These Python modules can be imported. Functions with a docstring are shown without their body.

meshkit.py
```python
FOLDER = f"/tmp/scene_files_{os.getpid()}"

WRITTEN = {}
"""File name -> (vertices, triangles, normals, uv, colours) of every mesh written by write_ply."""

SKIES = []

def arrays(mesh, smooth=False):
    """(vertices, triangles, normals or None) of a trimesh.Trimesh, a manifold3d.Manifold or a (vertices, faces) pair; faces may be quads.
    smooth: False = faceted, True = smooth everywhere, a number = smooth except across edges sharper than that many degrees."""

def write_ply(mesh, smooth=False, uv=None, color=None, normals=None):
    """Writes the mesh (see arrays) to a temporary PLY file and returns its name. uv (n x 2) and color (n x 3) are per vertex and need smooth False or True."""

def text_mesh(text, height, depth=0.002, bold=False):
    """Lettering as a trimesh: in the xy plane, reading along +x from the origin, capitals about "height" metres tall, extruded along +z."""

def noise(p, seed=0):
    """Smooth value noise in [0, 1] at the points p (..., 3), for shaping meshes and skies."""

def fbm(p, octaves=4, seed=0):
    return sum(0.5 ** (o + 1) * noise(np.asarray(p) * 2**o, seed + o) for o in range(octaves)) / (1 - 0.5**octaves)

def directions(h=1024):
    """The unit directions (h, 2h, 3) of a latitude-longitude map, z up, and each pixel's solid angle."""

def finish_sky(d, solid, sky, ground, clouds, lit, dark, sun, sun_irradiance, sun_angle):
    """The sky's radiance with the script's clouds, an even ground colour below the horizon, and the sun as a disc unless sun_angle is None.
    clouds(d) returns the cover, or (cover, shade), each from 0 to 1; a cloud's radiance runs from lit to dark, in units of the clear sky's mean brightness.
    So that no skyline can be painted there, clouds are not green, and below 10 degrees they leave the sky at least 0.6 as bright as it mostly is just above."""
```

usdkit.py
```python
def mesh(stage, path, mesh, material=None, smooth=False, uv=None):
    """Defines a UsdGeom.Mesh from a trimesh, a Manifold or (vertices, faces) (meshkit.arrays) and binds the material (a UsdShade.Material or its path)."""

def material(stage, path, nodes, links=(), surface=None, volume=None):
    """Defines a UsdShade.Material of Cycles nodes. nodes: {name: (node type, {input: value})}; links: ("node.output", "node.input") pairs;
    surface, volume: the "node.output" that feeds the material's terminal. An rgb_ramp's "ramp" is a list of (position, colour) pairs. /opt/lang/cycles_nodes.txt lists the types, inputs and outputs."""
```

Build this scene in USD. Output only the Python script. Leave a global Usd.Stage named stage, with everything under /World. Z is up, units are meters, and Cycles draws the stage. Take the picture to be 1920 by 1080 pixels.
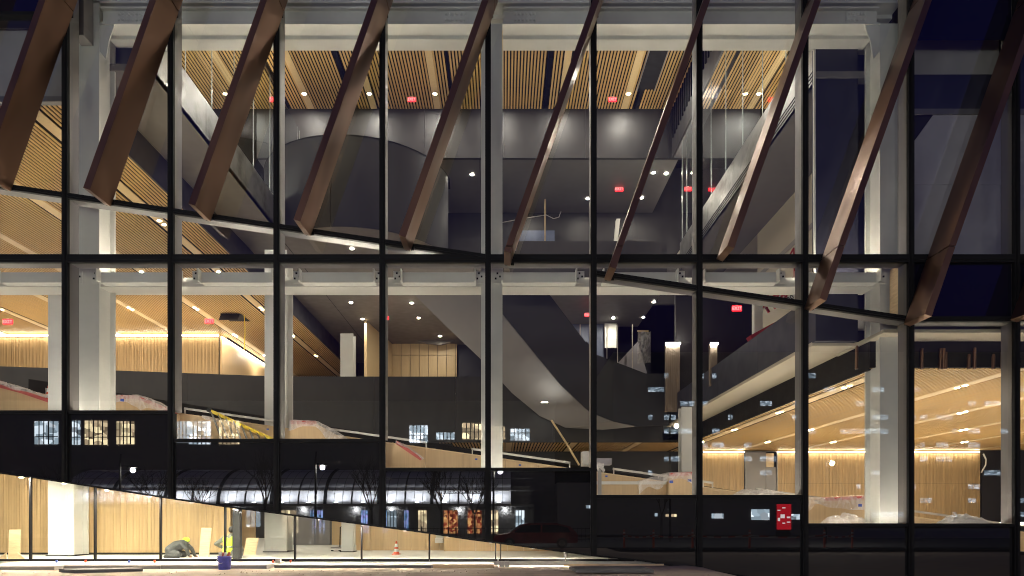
import math, random
import numpy as np, trimesh, manifold3d as m3
from shapely.geometry import Polygon
import usdkit, meshkit
from pxr import Usd, UsdGeom, UsdLux, UsdShade, Gf, Sdf

rnd = random.Random(7)
stage = Usd.Stage.CreateInMemory()
UsdGeom.SetStageUpAxis(stage, 'Z'); UsdGeom.SetStageMetersPerUnit(stage, 1.0)
UsdGeom.Xform.Define(stage, '/World'); UsdGeom.Scope.Define(stage, '/World/Looks')

# ------------------------------------------------------------------ camera, sky, exposure
D, CZ, S = 20.0, 1.254, 64.6            # camera distance from the facade, eye height, photo pixels per metre at the facade
cam = UsdGeom.Camera.Define(stage, '/World/Camera')
cam.AddTranslateOp().Set(Gf.Vec3d(0, -D, CZ)); cam.AddRotateXOp().Set(90)
cam.CreateHorizontalApertureAttr(36.0); cam.CreateFocalLengthAttr(36.0 * S * D / 1920)
cam.CreateHorizontalApertureOffsetAttr(15 * 36 / 1920); cam.CreateVerticalApertureOffsetAttr(431 * 36 / 1920)
cam.CreateClippingRangeAttr(Gf.Vec2f(0.1, 2000)); cam.CreateExposureAttr(3.5)
usdkit.material(stage, '/World/Looks/sky', {
    's': ('sky_texture', {'sky_type': 'single_scattering', 'sun_disc': False, 'sun_elevation': -0.05, 'sun_rotation': 0.3, 'ozone_density': 3.0}),
    't': ('mix_color', {'blend_type': 'multiply', 'fac': 1.0, 'b': (0.80, 0.48, 1.7), 'use_clamp': False}),
    'b': ('background_shader', {'strength': 0.085})}, [('s.color', 't.a'), ('t.result', 'b.color')], surface='b.background')
dome = UsdLux.DomeLight.Define(stage, '/World/sky')
UsdShade.MaterialBindingAPI.Apply(dome.GetPrim()).Bind(UsdShade.Material.Get(stage, '/World/Looks/sky'))
dome.GetPrim().SetCustomDataByKey('kind', 'structure')

# ------------------------------------------------------------------ helpers
def sc(Y): return S * D / (D + Y)
def X(px, Y=0.0): return (px - 945) / sc(Y)
def Z(py, Y=0.0): return CZ + (971 - py) / sc(Y)
def P(px, py, Y): return np.array([X(px, Y), Y, Z(py, Y)])

def join(ms):
    ms = [m for m in ms if m is not None]
    vs, fs, n = [], [], 0
    for v, f in ms:
        vs.append(np.asarray(v, float)); fs.append(np.asarray(f, int) + n); n += len(v)
    return np.vstack(vs), np.vstack(fs)
BF = np.array([[0,2,1],[0,3,2],[4,5,6],[4,6,7],[0,1,5],[0,5,4],[1,2,6],[1,6,5],[2,3,7],[2,7,6],[3,0,4],[3,4,7]])
def box(x0, x1, y0, y1, z0, z1):
    x0, x1 = min(x0, x1), max(x0, x1); y0, y1 = min(y0, y1), max(y0, y1); z0, z1 = min(z0, z1), max(z0, z1)
    return np.array([[x0,y0,z0],[x1,y0,z0],[x1,y1,z0],[x0,y1,z0],[x0,y0,z1],[x1,y0,z1],[x1,y1,z1],[x0,y1,z1]], float), BF
def hexa(a):                     # eight corners in the order of box()
    return np.array(a, float), BF
def bar(p, q, w, h, up=(0, 0, 1)):          # square bar from p to q, w sideways, h along up
    p, q = np.array(p, float), np.array(q, float); d = (q - p) / np.linalg.norm(q - p)
    s = np.cross(d, up); s = s / np.linalg.norm(s) if np.linalg.norm(s) > 1e-6 else np.array([1.0, 0, 0])
    u = np.cross(s, d)
    c = [p + s*a*w/2 + u*b*h/2 for a, b in ((-1,-1),(1,-1),(1,1),(-1,1))] + [q + s*a*w/2 + u*b*h/2 for a, b in ((-1,-1),(1,-1),(1,1),(-1,1))]
    return trimesh_fix(np.array(c), BF)
def trimesh_fix(v, f):
    t = trimesh.Trimesh(v, f, process=False)
    return (v, f[:, ::-1]) if t.volume < 0 else (v, f)
def tube(pts, r, n=8):
    pts = [np.array(p, float) for p in pts]; rings, m = [], len(pts)
    rs = r if hasattr(r, '__len__') else [r] * m
    ref = np.array([0.31, 0.52, 0.8])
    for i, p in enumerate(pts):
        d = pts[min(i+1, m-1)] - pts[max(i-1, 0)]; d /= np.linalg.norm(d)
        a = np.cross(d, ref); a /= np.linalg.norm(a); b = np.cross(d, a)
        rings.append([p + rs[i] * (a*math.cos(t) + b*math.sin(t)) for t in np.linspace(0, 2*math.pi, n, endpoint=False)])
    v = np.array(rings).reshape(-1, 3); f = []
    for i in range(m-1):
        for k in range(n):
            a, b = i*n + k, i*n + (k+1) % n
            f += [[a, b, b+n], [a, b+n, a+n]]
    v = np.vstack([v, pts[0], pts[-1]]); c0, c1 = len(v)-2, len(v)-1
    for k in range(n):
        f += [[c0, (k+1) % n, k], [c1, (m-1)*n + k, (m-1)*n + (k+1) % n]]
    return trimesh_fix(v, np.array(f))
def lathe(prof, c=(0, 0, 0), n=24):          # prof: (radius, height)
    a = np.linspace(0, 2*math.pi, n, endpoint=False); v, f = [], []
    for r, h in prof: v += [[c[0] + r*math.cos(t), c[1] + r*math.sin(t), c[2] + h] for t in a]
    for i in range(len(prof)-1):
        for k in range(n):
            p, q = i*n + k, i*n + (k+1) % n
            f += [[p, q, q+n], [p, q+n, p+n]]
    v += [[c[0], c[1], c[2] + prof[0][1]], [c[0], c[1], c[2] + prof[-1][1]]]; m = len(v)
    for k in range(n): f += [[m-2, (k+1) % n, k], [m-1, (len(prof)-1)*n + k, (len(prof)-1)*n + (k+1) % n]]
    return trimesh_fix(np.array(v, float), np.array(f))
def ext(poly, a, b, axis='y'):               # polygon of (u, w) pairs pushed from a to b; axis y: (x, z); x: (y, z); z: (x, y)
    pg = poly if isinstance(poly, Polygon) else Polygon(poly)
    if not pg.is_valid: pg = pg.buffer(0)
    t = trimesh.creation.extrude_polygon(pg, abs(b - a), engine='earcut')
    v = np.array(t.vertices); o = np.zeros_like(v); k = v[:, 2] + min(a, b)
    if axis == 'y': o = np.stack([v[:, 0], k, v[:, 1]], 1)
    elif axis == 'x': o = np.stack([k, v[:, 0], v[:, 1]], 1)
    else: o = np.stack([v[:, 0], v[:, 1], k], 1)
    return trimesh_fix(o, np.array(t.faces))
def sheet(poly, Y):                          # single flat sheet in the plane y = Y
    v, f = trimesh.creation.triangulate_polygon(Polygon(poly), engine='earcut')
    v = np.array(v); f = np.array(f)
    o = np.stack([v[:, 0], np.full(len(v), Y), v[:, 1]], 1)
    n = np.cross(o[f[0, 1]] - o[f[0, 0]], o[f[0, 2]] - o[f[0, 0]])
    return (o, f[:, ::-1]) if n[1] > 0 else (o, f)
def quad(a, b, c, d): return np.array([a, b, c, d], float), np.array([[0, 1, 2], [0, 2, 3]])
def grid(fn, us, vs):                        # surface from fn(u, v) -> point
    v = np.array([[fn(a, b) for b in vs] for a in us], float); n, m = len(us), len(vs)
    f = [[i*m + j, (i+1)*m + j, (i+1)*m + j + 1] for i in range(n-1) for j in range(m-1)] + [[i*m + j, (i+1)*m + j + 1, i*m + j + 1] for i in range(n-1) for j in range(m-1)]
    return v.reshape(-1, 3), np.array(f)
def place(mesh, loc, rz=0.0, s=1.0):
    v = np.asarray(mesh[0], float) * s; c, q = math.cos(rz), math.sin(rz)
    return np.stack([v[:, 0]*c - v[:, 1]*q, v[:, 0]*q + v[:, 1]*c, v[:, 2]], 1) + np.array(loc, float), mesh[1]
def tm(t): return np.array(t.vertices), np.array(t.faces)

taken = {}
def numbered(parent, name):
    k = taken.get((parent, name), 0); taken[(parent, name)] = k + 1
    return f'{parent}/{name}' + (f'_{k:03d}' if k else '')
def cd(prim, **kw):
    for k, v in kw.items():
        if v: prim.SetCustomDataByKey(k, v)
locs = {}
def thing(name, label, cat, loc=(0, 0, 0), group=None, kind=None):
    p = numbered('/World', name); x = UsdGeom.Xform.Define(stage, p)
    x.AddTranslateOp().Set(Gf.Vec3d(*map(float, loc)))
    locs[p] = np.array(loc, float); cd(x.GetPrim(), label=label, category=cat, group=group, kind=kind); return p
def structure(name):
    p = numbered('/World', name); x = UsdGeom.Xform.Define(stage, p); locs[p] = np.zeros(3); cd(x.GetPrim(), kind='structure'); return p
def part(parent, name, mesh, m, smooth=False, label=None, kind=None):
    p = numbered(parent, name); v, f = mesh if not hasattr(mesh, 'to_mesh') else meshkit.arrays(mesh)[:2]
    o = locs.get(parent, np.zeros(3)); locs[p] = o
    usdkit.mesh(stage, p, (np.asarray(v, float) - o, f), L[m], smooth); cd(stage.GetPrimAtPath(p), label=label, kind=kind); return p
def solo(name, mesh, m, label=None, cat=None, group=None, kind=None, smooth=False):
    p = numbered('/World', name); v, f = mesh
    usdkit.mesh(stage, p, (v, f), L[m], smooth); locs[p] = np.zeros(3); cd(stage.GetPrimAtPath(p), label=label, category=cat, group=group, kind=kind); return p
def copy(src, loc, label, rz=0.0, group=None, scale=None):
    was = stage.GetPrimAtPath(src).GetCustomData()
    p = numbered('/World', src.rsplit('/', 1)[1].rstrip('0123456789').rstrip('_')); x = UsdGeom.Xform.Define(stage, p)
    x.GetPrim().GetReferences().AddInternalReference(src)
    x.ClearXformOpOrder(); x.AddTranslateOp().Set(Gf.Vec3d(*map(float, loc)))
    if rz: x.AddRotateZOp().Set(rz)
    if scale: x.AddScaleOp().Set(Gf.Vec3f(*scale))
    x.GetPrim().SetInstanceable(True)
    cd(x.GetPrim(), label=label, category=was['category'], group=group or was.get('group')); return p

# ------------------------------------------------------------------ materials
L = {}
def mat(name, col, rough=0.5, metal=0.0, var=0.12, scale=(2, 2, 2), bump=0.0, bscale=60, island=0.0, detail=4, spec=0.5, extra=None, dist=0.0):
    n = {'g': ('geometry', {}), 'mp': ('mapping', {'scale': scale}), 'no': ('noise_texture', {'scale': 1.0, 'detail': detail, 'roughness': 0.6, 'distortion': dist}),
         'r': ('rgb_ramp', {'ramp': [(0.25, tuple(c * (1 - var) for c in col)), (0.75, tuple(min(1, c * (1 + var)) for c in col))]}),
         'p': ('principled_bsdf', {'roughness': rough, 'metallic': metal, 'specular_ior_level': spec, **(extra or {})})}
    l = [('g.position', 'mp.vector'), ('mp.vector', 'no.vector'), ('no.fac', 'r.fac')]
    out = 'r.color'
    if island:
        n['mr'] = ('map_range', {'from_min': 0.0, 'from_max': 1.0, 'to_min': 1 - island, 'to_max': 1 + island}); n['hs'] = ('hsv', {'hue': 0.5, 'saturation': 1.0, 'fac': 1.0})
        l += [('g.random_per_island', 'mr.value'), ('mr.result', 'hs.value'), ('r.color', 'hs.color')]; out = 'hs.color'
    l.append((out, 'p.base_color'))
    if rough > 0.05: n['mrr'] = ('map_range', {'from_min': 0.3, 'from_max': 0.7, 'to_min': max(0.02, rough - 0.08), 'to_max': min(1, rough + 0.08), 'clamp': True})
    if rough > 0.05: l += [('no.fac', 'mrr.value'), ('mrr.result', 'p.roughness')]
    if bump:
        n['bn'] = ('noise_texture', {'scale': bscale, 'detail': 3}); n['bu'] = ('bump', {'strength': bump, 'distance': 0.02})
        l += [('g.position', 'bn.vector'), ('bn.fac', 'bu.height'), ('bu.normal', 'p.normal')]
    L[name] = usdkit.material(stage, f'/World/Looks/{name}', n, l, surface='p.BSDF')
def emit(name, col, strength):
    L[name] = usdkit.material(stage, f'/World/Looks/{name}', {'e': ('emission', {'color': col, 'strength': strength})}, surface='e.emission')
def glass(name, tint, base, edge=0.85, rough=0.0):
    L[name] = usdkit.material(stage, f'/World/Looks/{name}', {
        'lw': ('layer_weight', {'blend': 0.5}), 'pw': ('math', {'math_type': 'power', 'value2': 5.0}), 'ma': ('math', {'math_type': 'multiply_add', 'value2': edge, 'value3': base}),
        't': ('transparent_bsdf', {'color': tint}), 'g': ('glossy_bsdf', {'color': (1, 1, 1), 'roughness': rough}), 'm': ('mix_closure', {})},
        [('lw.facing', 'pw.value1'), ('pw.value', 'ma.value1'), ('ma.value', 'm.fac'), ('t.BSDF', 'm.closure1'), ('g.BSDF', 'm.closure2')], surface='m.closure')
glass('vision_glass', (0.90, 0.93, 0.91), 0.09)
glass('clear_glass', (0.86, 0.91, 0.89), 0.05)
glass('screen_glass', (0.80, 0.86, 0.85), 0.12)
mat('black_glass', (0.014, 0.014, 0.0135), 0.0, var=0.05, spec=1.0)
mat('navy_glass', (0.006, 0.006, 0.012), 0.0, var=0.05, spec=1.0)
mat('black_metal', (0.008, 0.008, 0.009), 0.55, 0.0, bump=0.02, spec=0.15)
mat('mullion_grey', (0.16, 0.15, 0.145), 0.45, 0.4, var=0.06)
mat('copper', (0.215, 0.118, 0.075), 0.36, 0.9, var=0.03, scale=(.8, .8, .25), detail=1)
mat('white_steel', (0.52, 0.51, 0.47), 0.5, var=0.07, scale=(1.3, 1.3, 1.3), bump=0.08, bscale=40)
mat('wall_white', (0.60, 0.59, 0.56), 0.6, var=0.04)
mat('oak_slat', (0.50, 0.335, 0.165), 0.5, var=0.22, scale=(9, 9, 0.5), island=0.16)
mat('ceiling_slat', (0.56, 0.345, 0.130), 0.5, var=0.12, scale=(9, 0.5, 9), island=0.10)
mat('oak_panel', (0.56, 0.385, 0.205), 0.45, var=0.10, scale=(14, 14, 0.6), island=0.05)
mat('oak_light', (0.64, 0.46, 0.25), 0.45, var=0.08, scale=(10, 10, 0.6), island=0.05)
mat('plywood', (0.60, 0.44, 0.26), 0.6, var=0.22, scale=(2, 2, 14), detail=6, dist=0.8)
mat('slat_backing', (0.010, 0.008, 0.006), 0.9)
mat('drum_wall', (0.016, 0.0155, 0.016), 0.5, var=0.2, scale=(1.2, 1.2, .4), detail=6, spec=0.3)
mat('dark_wall', (0.031, 0.029, 0.029), 0.52, var=0.2, scale=(1.6, 1.6, 0.5), detail=7, spec=0.35)
mat('seam_glass', (0.20, 0.22, 0.22), 0.3)
mat('stair_soffit', (0.21, 0.195, 0.19), 0.6, var=0.05)
mat('navy_wall', (0.020, 0.020, 0.034), 0.5, var=0.18, scale=(1, 1, 1))
mat('brown_soffit', (0.115, 0.100, 0.085), 0.55, var=0.05)
mat('stair_wall', (0.014, 0.0135, 0.016), 0.5, var=0.2, scale=(1, 1, .5), detail=6)
mat('grey_soffit', (0.125, 0.117, 0.112), 0.6, var=0.05)
mat('beige_soffit', (0.42, 0.37, 0.29), 0.6, var=0.05)
mat('brushed_metal', (0.27, 0.27, 0.26), 0.34, 0.75, var=0.06, scale=(4, 1, 1))
mat('grey_panel', (0.23, 0.215, 0.21), 0.5, var=0.05)
mat('concrete_floor', (0.56, 0.54, 0.50), 0.5, var=0.08)
mat('mid_floor', (0.40, 0.36, 0.30), 0.5, var=0.08)
mat('lavender_panel', (0.30, 0.28, 0.31), 0.55, var=0.05)
mat('rail_metal', (0.55, 0.50, 0.44), 0.35, 0.6, var=0.05)

# ------------------------------------------------------------------ the curtain wall
TOPZ, HZ = Z(-160), Z(487)
def diag(px): return 350.5 + 0.1465 * px if px < 1703 else 600.0
def sill(i): return {0: 770, 1: 770, 2: 823, 3: 823, 4: 877, 5: 877, 6: 928, 7: 928, 8: 981, 9: 981, 10: 1034}.get(i, 770 if i < 0 else 1034)
CURVE = [(-320, 840), (0, 888), (58, 896), (178, 914), (300, 933), (422, 951), (553, 968), (678, 984), (805, 1001), (870, 1011), (1060, 1036), (1113, 1043), (1207, 1053), (1310, 1070), (1500, 1096), (2300, 1140)]
def curve(px): return float(np.interp(px, [c[0] for c in CURVE], [c[1] for c in CURVE]))
wall = thing('curtain_wall', 'black framed glass curtain wall with diagonal transom and dark curved lower edge', 'glass facade', (0, 0, 0))
M = lambda px: (px - 945) / S
MW, MD = 0.165, 0.44
bays = range(-1, 11)                                   # bay i between b(i) and b(i+1)
def bx(i): return 126.0 + 197.3 * (i - 1)             # left edge line of bay i (bay 0 lies left of the first mullion in view)
for i in range(-1, 13):
    x = M(bx(i)); zb = Z(curve(bx(i))) + 0.02
    mu = part(wall, 'mullion', box(x - MW/2, x + MW/2, -0.13, -0.012, zb, TOPZ), 'black_metal')
    part(mu, 'inner_box', box(x - MW/2 + 0.012, x + MW/2 - 0.012, 0.012, MD, Z(sill(i - 1)) if sill(i-1) < sill(i) else Z(sill(i)), TOPZ), 'mullion_grey')
    part(mu, 'glazing_cap', box(x - 0.03, x + 0.03, -0.165, -0.13, zb, TOPZ), 'black_metal')
for i in range(-1, 12):
    a, b = bx(i), bx(i + 1); xa, xb = M(a) + MW/2, M(b) - MW/2; pa, pb = a + 5.5, b - 5.5
    # horizontal transom
    t = part(wall, 'transom', box(xa, xb, -0.125, -0.012, HZ - 0.115, HZ + 0.115), 'black_metal')
    part(t, 'inner_transom', box(xa + .002, xb - .002, 0.012, MD - 0.03, HZ - 0.10, HZ + 0.10), 'mullion_grey')
    part(t, 'transom_cap', box(xa + .002, xb - .002, -0.155, -0.125, HZ - 0.035, HZ + 0.035), 'black_metal')
    s = sill(i)
    part(wall, 'sill_rail', box(xa, xb, -0.1, 0.30, Z(s) - 0.10, Z(s) - 0.004), 'black_metal')
    top, dgl, dgr = -160, diag(pa), diag(pb)
    def dtr(pl, pr, name='diagonal_transom'):
        zl, zr = Z(diag(pl)), Z(diag(pr)); xl, xr = M(pl), M(pr)
        if diag(pl) == diag(pr): zl = zr = Z(diag(pl))
        def q(y0, y1, h0, h1): return hexa([[xl, y0, zl + h0], [xr, y0, zr + h0], [xr, y1, zr + h0], [xl, y1, zl + h0], [xl, y0, zl + h1], [xr, y0, zr + h1], [xr, y1, zr + h1], [xl, y1, zl + h1]])
        t = part(wall, name, q(-0.122, -0.012, -0.075, 0.075), 'black_metal')
        part(t, 'inner_transom', q(0.012, MD - 0.04, -0.07, 0.07), 'mullion_grey')
        part(t, 'transom_cap', q(-0.15, -0.122, -0.025, 0.025), 'black_metal')
    def pane(pts, m='vision_glass', name='glass_pane'):
        part(wall, name, sheet([(M(p), Z(q)) for p, q in pts], 0.0), m)
    h = 487
    if dgr < h:                                      # the diagonal runs above the floor line in this bay
        dtr(pa, pb)
        up = [(pa, top), (pb, top), (pb, dgr), (pa, dgl)]
        if i == 0: pane([(pa, 30), (pb, 30), (pb, dgr), (pa, dgl)]); pane([(pa, top), (pb, top), (pb, 30), (pa, 30)], 'navy_glass', 'spandrel_panel'); part(wall, 'transom', box(xa, xb, -.125, MD, Z(30) - .05, Z(30) + .05), 'black_metal')
        else: pane(up)
        pane([(pa, dgl), (pb, dgr), (pb, h), (pa, h)]); pane([(pa, h), (pb, h), (pb, s), (pa, s)])
    elif dgr < 506:
        pane([(pa, top), (pb, top), (pb, h), (pa, h)]); pane([(pa, h), (pb, h), (pb, s), (pa, s)])
    else:
        if dgl > h + 12: dtr(pa, pb)
        if i >= 9:
            pane([(pa, top), (pb, top), (pb, 75), (pa, 75)], 'navy_glass', 'spandrel_panel'); pane([(pa, 75), (pb, 75), (pb, h), (pa, h)])
        else: pane([(pa, top), (pb, top), (pb, h), (pa, h)])
        mid = [(pa, h), (pb, h), (pb, dgr), (pa, max(dgl, h + 0.01))]
        if dgl > h + 12:
            pane(mid, 'navy_glass' if i >= 9 else 'vision_glass', 'spandrel_panel' if i >= 9 else 'glass_pane')
            pane([(pa, dgl), (pb, dgr), (pb, s), (pa, s)])
        else: pane([(pa, h), (pb, h), (pb, s), (pa, s)])
    # black spandrel below the sill, down to the rising lower edge
    us = np.linspace(a + 0.3, b - 0.3, 12)
    pts = [(M(a + .3), Z(s) - .05), (M(b - .3), Z(s) - .05)] + [(M(u), Z(curve(u))) for u in us[::-1]]
    part(wall, 'spandrel_panel', ext(pts, -0.03, 0.06), 'black_glass')
    rim = [(M(u), Z(curve(u))) for u in us] + [(M(u), Z(curve(u)) + .05) for u in us[::-1]]
    part(wall, 'edge_trim', ext(rim, -0.06, 0.34), 'black_metal')
    # insulated back of the spandrel
    part(wall, 'back_panel', ext([(p[0], p[1] + (.06 if k > 1 else 0)) for k, p in enumerate(pts)], 0.07, 0.28), 'slat_backing')

# storefront glazing under the curved edge
sf = thing('storefront', 'clear ground floor glazing with thin dark posts under the curved edge', 'glass front', (0, 0.3, 0))
SX = [-68, 57, 178, 301, 422, 553, 678, 805, 934, 1060, 1190]
for k, px in enumerate(SX):
    w = 0.045 if px != 934 else 0.03
    for dx in ((0,) if px != 934 else (-0.075, 0.075)):
        part(sf, 'post', box(X(px, .3) + dx - w/2, X(px, .3) + dx + w/2, 0.27, 0.36, 0.02, Z(curve(px)) + 0.3), 'black_metal')
    if k < len(SX) - 1:
        x0, x1 = X(px, .3) + .04, X(SX[k+1], .3) - .04
        part(sf, 'glass_pane', sheet([(x0, 0.045), (x1, .045), (x1, Z(curve(SX[k+1])) + .25), (x0, Z(curve(px)) + .25)], 0.315), 'clear_glass')
        part(sf, 'base_rail', box(x0 - .03, x1 + .03, 0.27, 0.36, -0.02, 0.04), 'black_metal')

# ------------------------------------------------------------------ copper fins
FY0, FY1 = -0.15, -1.15
s_fin = sc(FY0)
lean = 0.3535
for n, j in enumerate(range(-1, 13)):
    def fin_x(py): return X(1100.7 + 197.3 * (j - 6) - lean * (py - 55), FY0)
    yb = 495.5 + 28.1 * (j - 6) if j != 8 else 486
    if j > 10: yb = 600
    seg = [-160, 22, 487, yb] if yb > 490 else [-160, 22, yb]
    lab = None
    lab = {0: 'copper fin leaning across the top left corner, mostly cut off', 8: 'copper fin over the right atrium bays that stops at the floor line', 11: 'copper fin cut off by the right edge beside the navy panels', 10: 'copper fin in front of the dark lavender panels and navy spandrel', 9: 'copper fin before the dark navy wall panel, ending at the diagonal'}.get(j, lab)
    lab = {1: 'widest copper fin hanging over the left wood ceiling bay', 2: 'copper fin crossing the left steel frame corner with bolted plate', 3: 'copper fin before the left metal clad balcony edge', 4: 'copper fin before the left half of the curved dark drum', 5: 'copper fin before the right half of the curved dark drum', 6: 'copper fin just right of the central white column', 7: 'thin edge-on dark copper fin right of the central bay'}.get(j, lab)
    if j in (-1, 12): lab = 'copper fin beyond the %s end of the view' % ('left' if j < 0 else 'right')
    fin = thing('copper_fin', lab, 'fin', (fin_x(yb), FY0, Z(yb, FY0)), group='leaning copper fins on the facade')
    t = 0.185
    for a, b in zip(seg[:-1], seg[1:]):
        g = 1.0
        za, zb_ = Z(a + (1.0 if a > 0 else 0), FY0), Z(b - (0.0 if b == seg[-1] else 1.0), FY0)
        xa, xb = fin_x(a + (1.0 if a > 0 else 0)), fin_x(b - (0.0 if b == seg[-1] else 1.0))
        last = b == seg[-1]
        dz = t * lean * (1.0 if last else 0.0)
        v = hexa([[xb, FY1, zb_], [xb + t, FY1, zb_ - dz], [xb + t, FY0, zb_ - dz], [xb, FY0, zb_], [xa, FY1, za], [xa + t, FY1, za], [xa + t, FY0, za], [xa, FY0, za]])
        part(fin, 'fin_segment', v, 'copper')
    for py in (22, 487):
        if py < yb - 3: part(fin, 'bracket', box(fin_x(py) - .02, fin_x(py) + t*0.8, FY0, -0.10, Z(py, FY0) - .14, Z(py, FY0) + .10), 'black_metal')
    part(fin, 'bracket', box(fin_x(yb - 8) - .0, fin_x(yb - 8) + t + .06, FY0, -0.10, Z(yb, FY0) - .02, Z(yb - 8, FY0)), 'black_metal')
#SECTION2
# ------------------------------------------------------------------ ground, street, interior floors
def terrain(x, y):
    e = 0.5 + 0.5 * math.tanh((x - 6.4) / 0.5)
    z = -0.13 - 0.80 * e
    if y < -6: z = min(z, -0.13 - 0.53 * min(1, (-6 - y) / 4))
    return z + 0.02 * (meshkit.noise(np.array([x * 1.3, y * 1.3, 0.0])) - .5)
gx = np.concatenate([np.linspace(-400, -30, 8), np.linspace(-24, 4, 57), np.linspace(4.5, 9, 19), np.linspace(12, 30, 10), np.linspace(60, 400, 6)])
gy = np.concatenate([np.linspace(-400, -60, 6), np.linspace(-50, -8, 22), np.linspace(-6, 0.2, 32)])
mat('dirt', (0.50, 0.39, 0.28), 0.85, var=0.22, scale=(0.9, 2.5, 1), bump=0.35, bscale=22, detail=7)
mat('asphalt', (0.05, 0.05, 0.052), 0.7, var=0.2, bump=0.2, bscale=60)
mat('paving', (0.28, 0.265, 0.24), 0.75, var=0.18, scale=(1.4, 1.4, 1.4), bump=0.15, bscale=60, detail=6)
gm = grid(lambda x, y: (x, y, terrain(x, y)), gx, gy)
solo('ground', (gm[0], gm[1]), 'dirt', kind='structure', smooth=True)
solo('road', box(-300, 300, -44, -24, -0.72, -0.62), 'asphalt', kind='structure')
fl = structure('floor'); part(fl, 'lobby_slab', box(-60, 60, 0.36, 45, -0.4, 0.0), 'concrete_floor')
part(fl, 'upper_slab', ext([(-45, 22.7), (-45, 28.5), (12, 28.5), (12, 22.7)], 8.3, 8.6, 'z'), 'mid_floor')
part(fl, 'upper_slab', ext([(9.95, 2.0), (34, 2.0), (34, 28.5), (9.95, 28.5)], 7.3, 7.6, 'z'), 'concrete_floor')
part(fl, 'upper_slab', ext([(-34, 2.0), (-11.3, 2.0), (-11.3, 24), (-34, 24)], 16.4, 16.7, 'z'), 'mid_floor')
part(fl, 'upper_slab', ext([(10.0, 2.0), (34, 2.0), (34, 24), (10.0, 24)], 16.2, 16.5, 'z'), 'mid_floor')

# sidewalk slabs right at the glass
def pave(px0, px1, Y0, Y1, top, label):
    t = solo('paving_slab', box(X(px0, Y0), X(px1, Y0), Y0, Y1, top - .12, top), 'paving', label, 'paving slab', 'concrete slabs along the storefront base')
pave(-60, 102, -1.75, .26, -0.03, 'concrete sidewalk slab at the left edge below the oak wall bay')
pave(103, 300, -1.34, .26, -0.032, 'concrete sidewalk slab left of the crouching worker')
pave(301, 424, -1.34, .26, -0.028, 'concrete sidewalk slab in front of the crouching worker')
pave(425, 500, -1.34, .26, -0.03, 'concrete sidewalk slab behind the blue bucket')
pave(514, 690, -0.93, .26, -0.05, 'concrete sidewalk slab right of the blue bucket, set back')
pave(691, 925, -0.93, .26, -0.052, 'concrete sidewalk slab ending below the double post')

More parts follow.
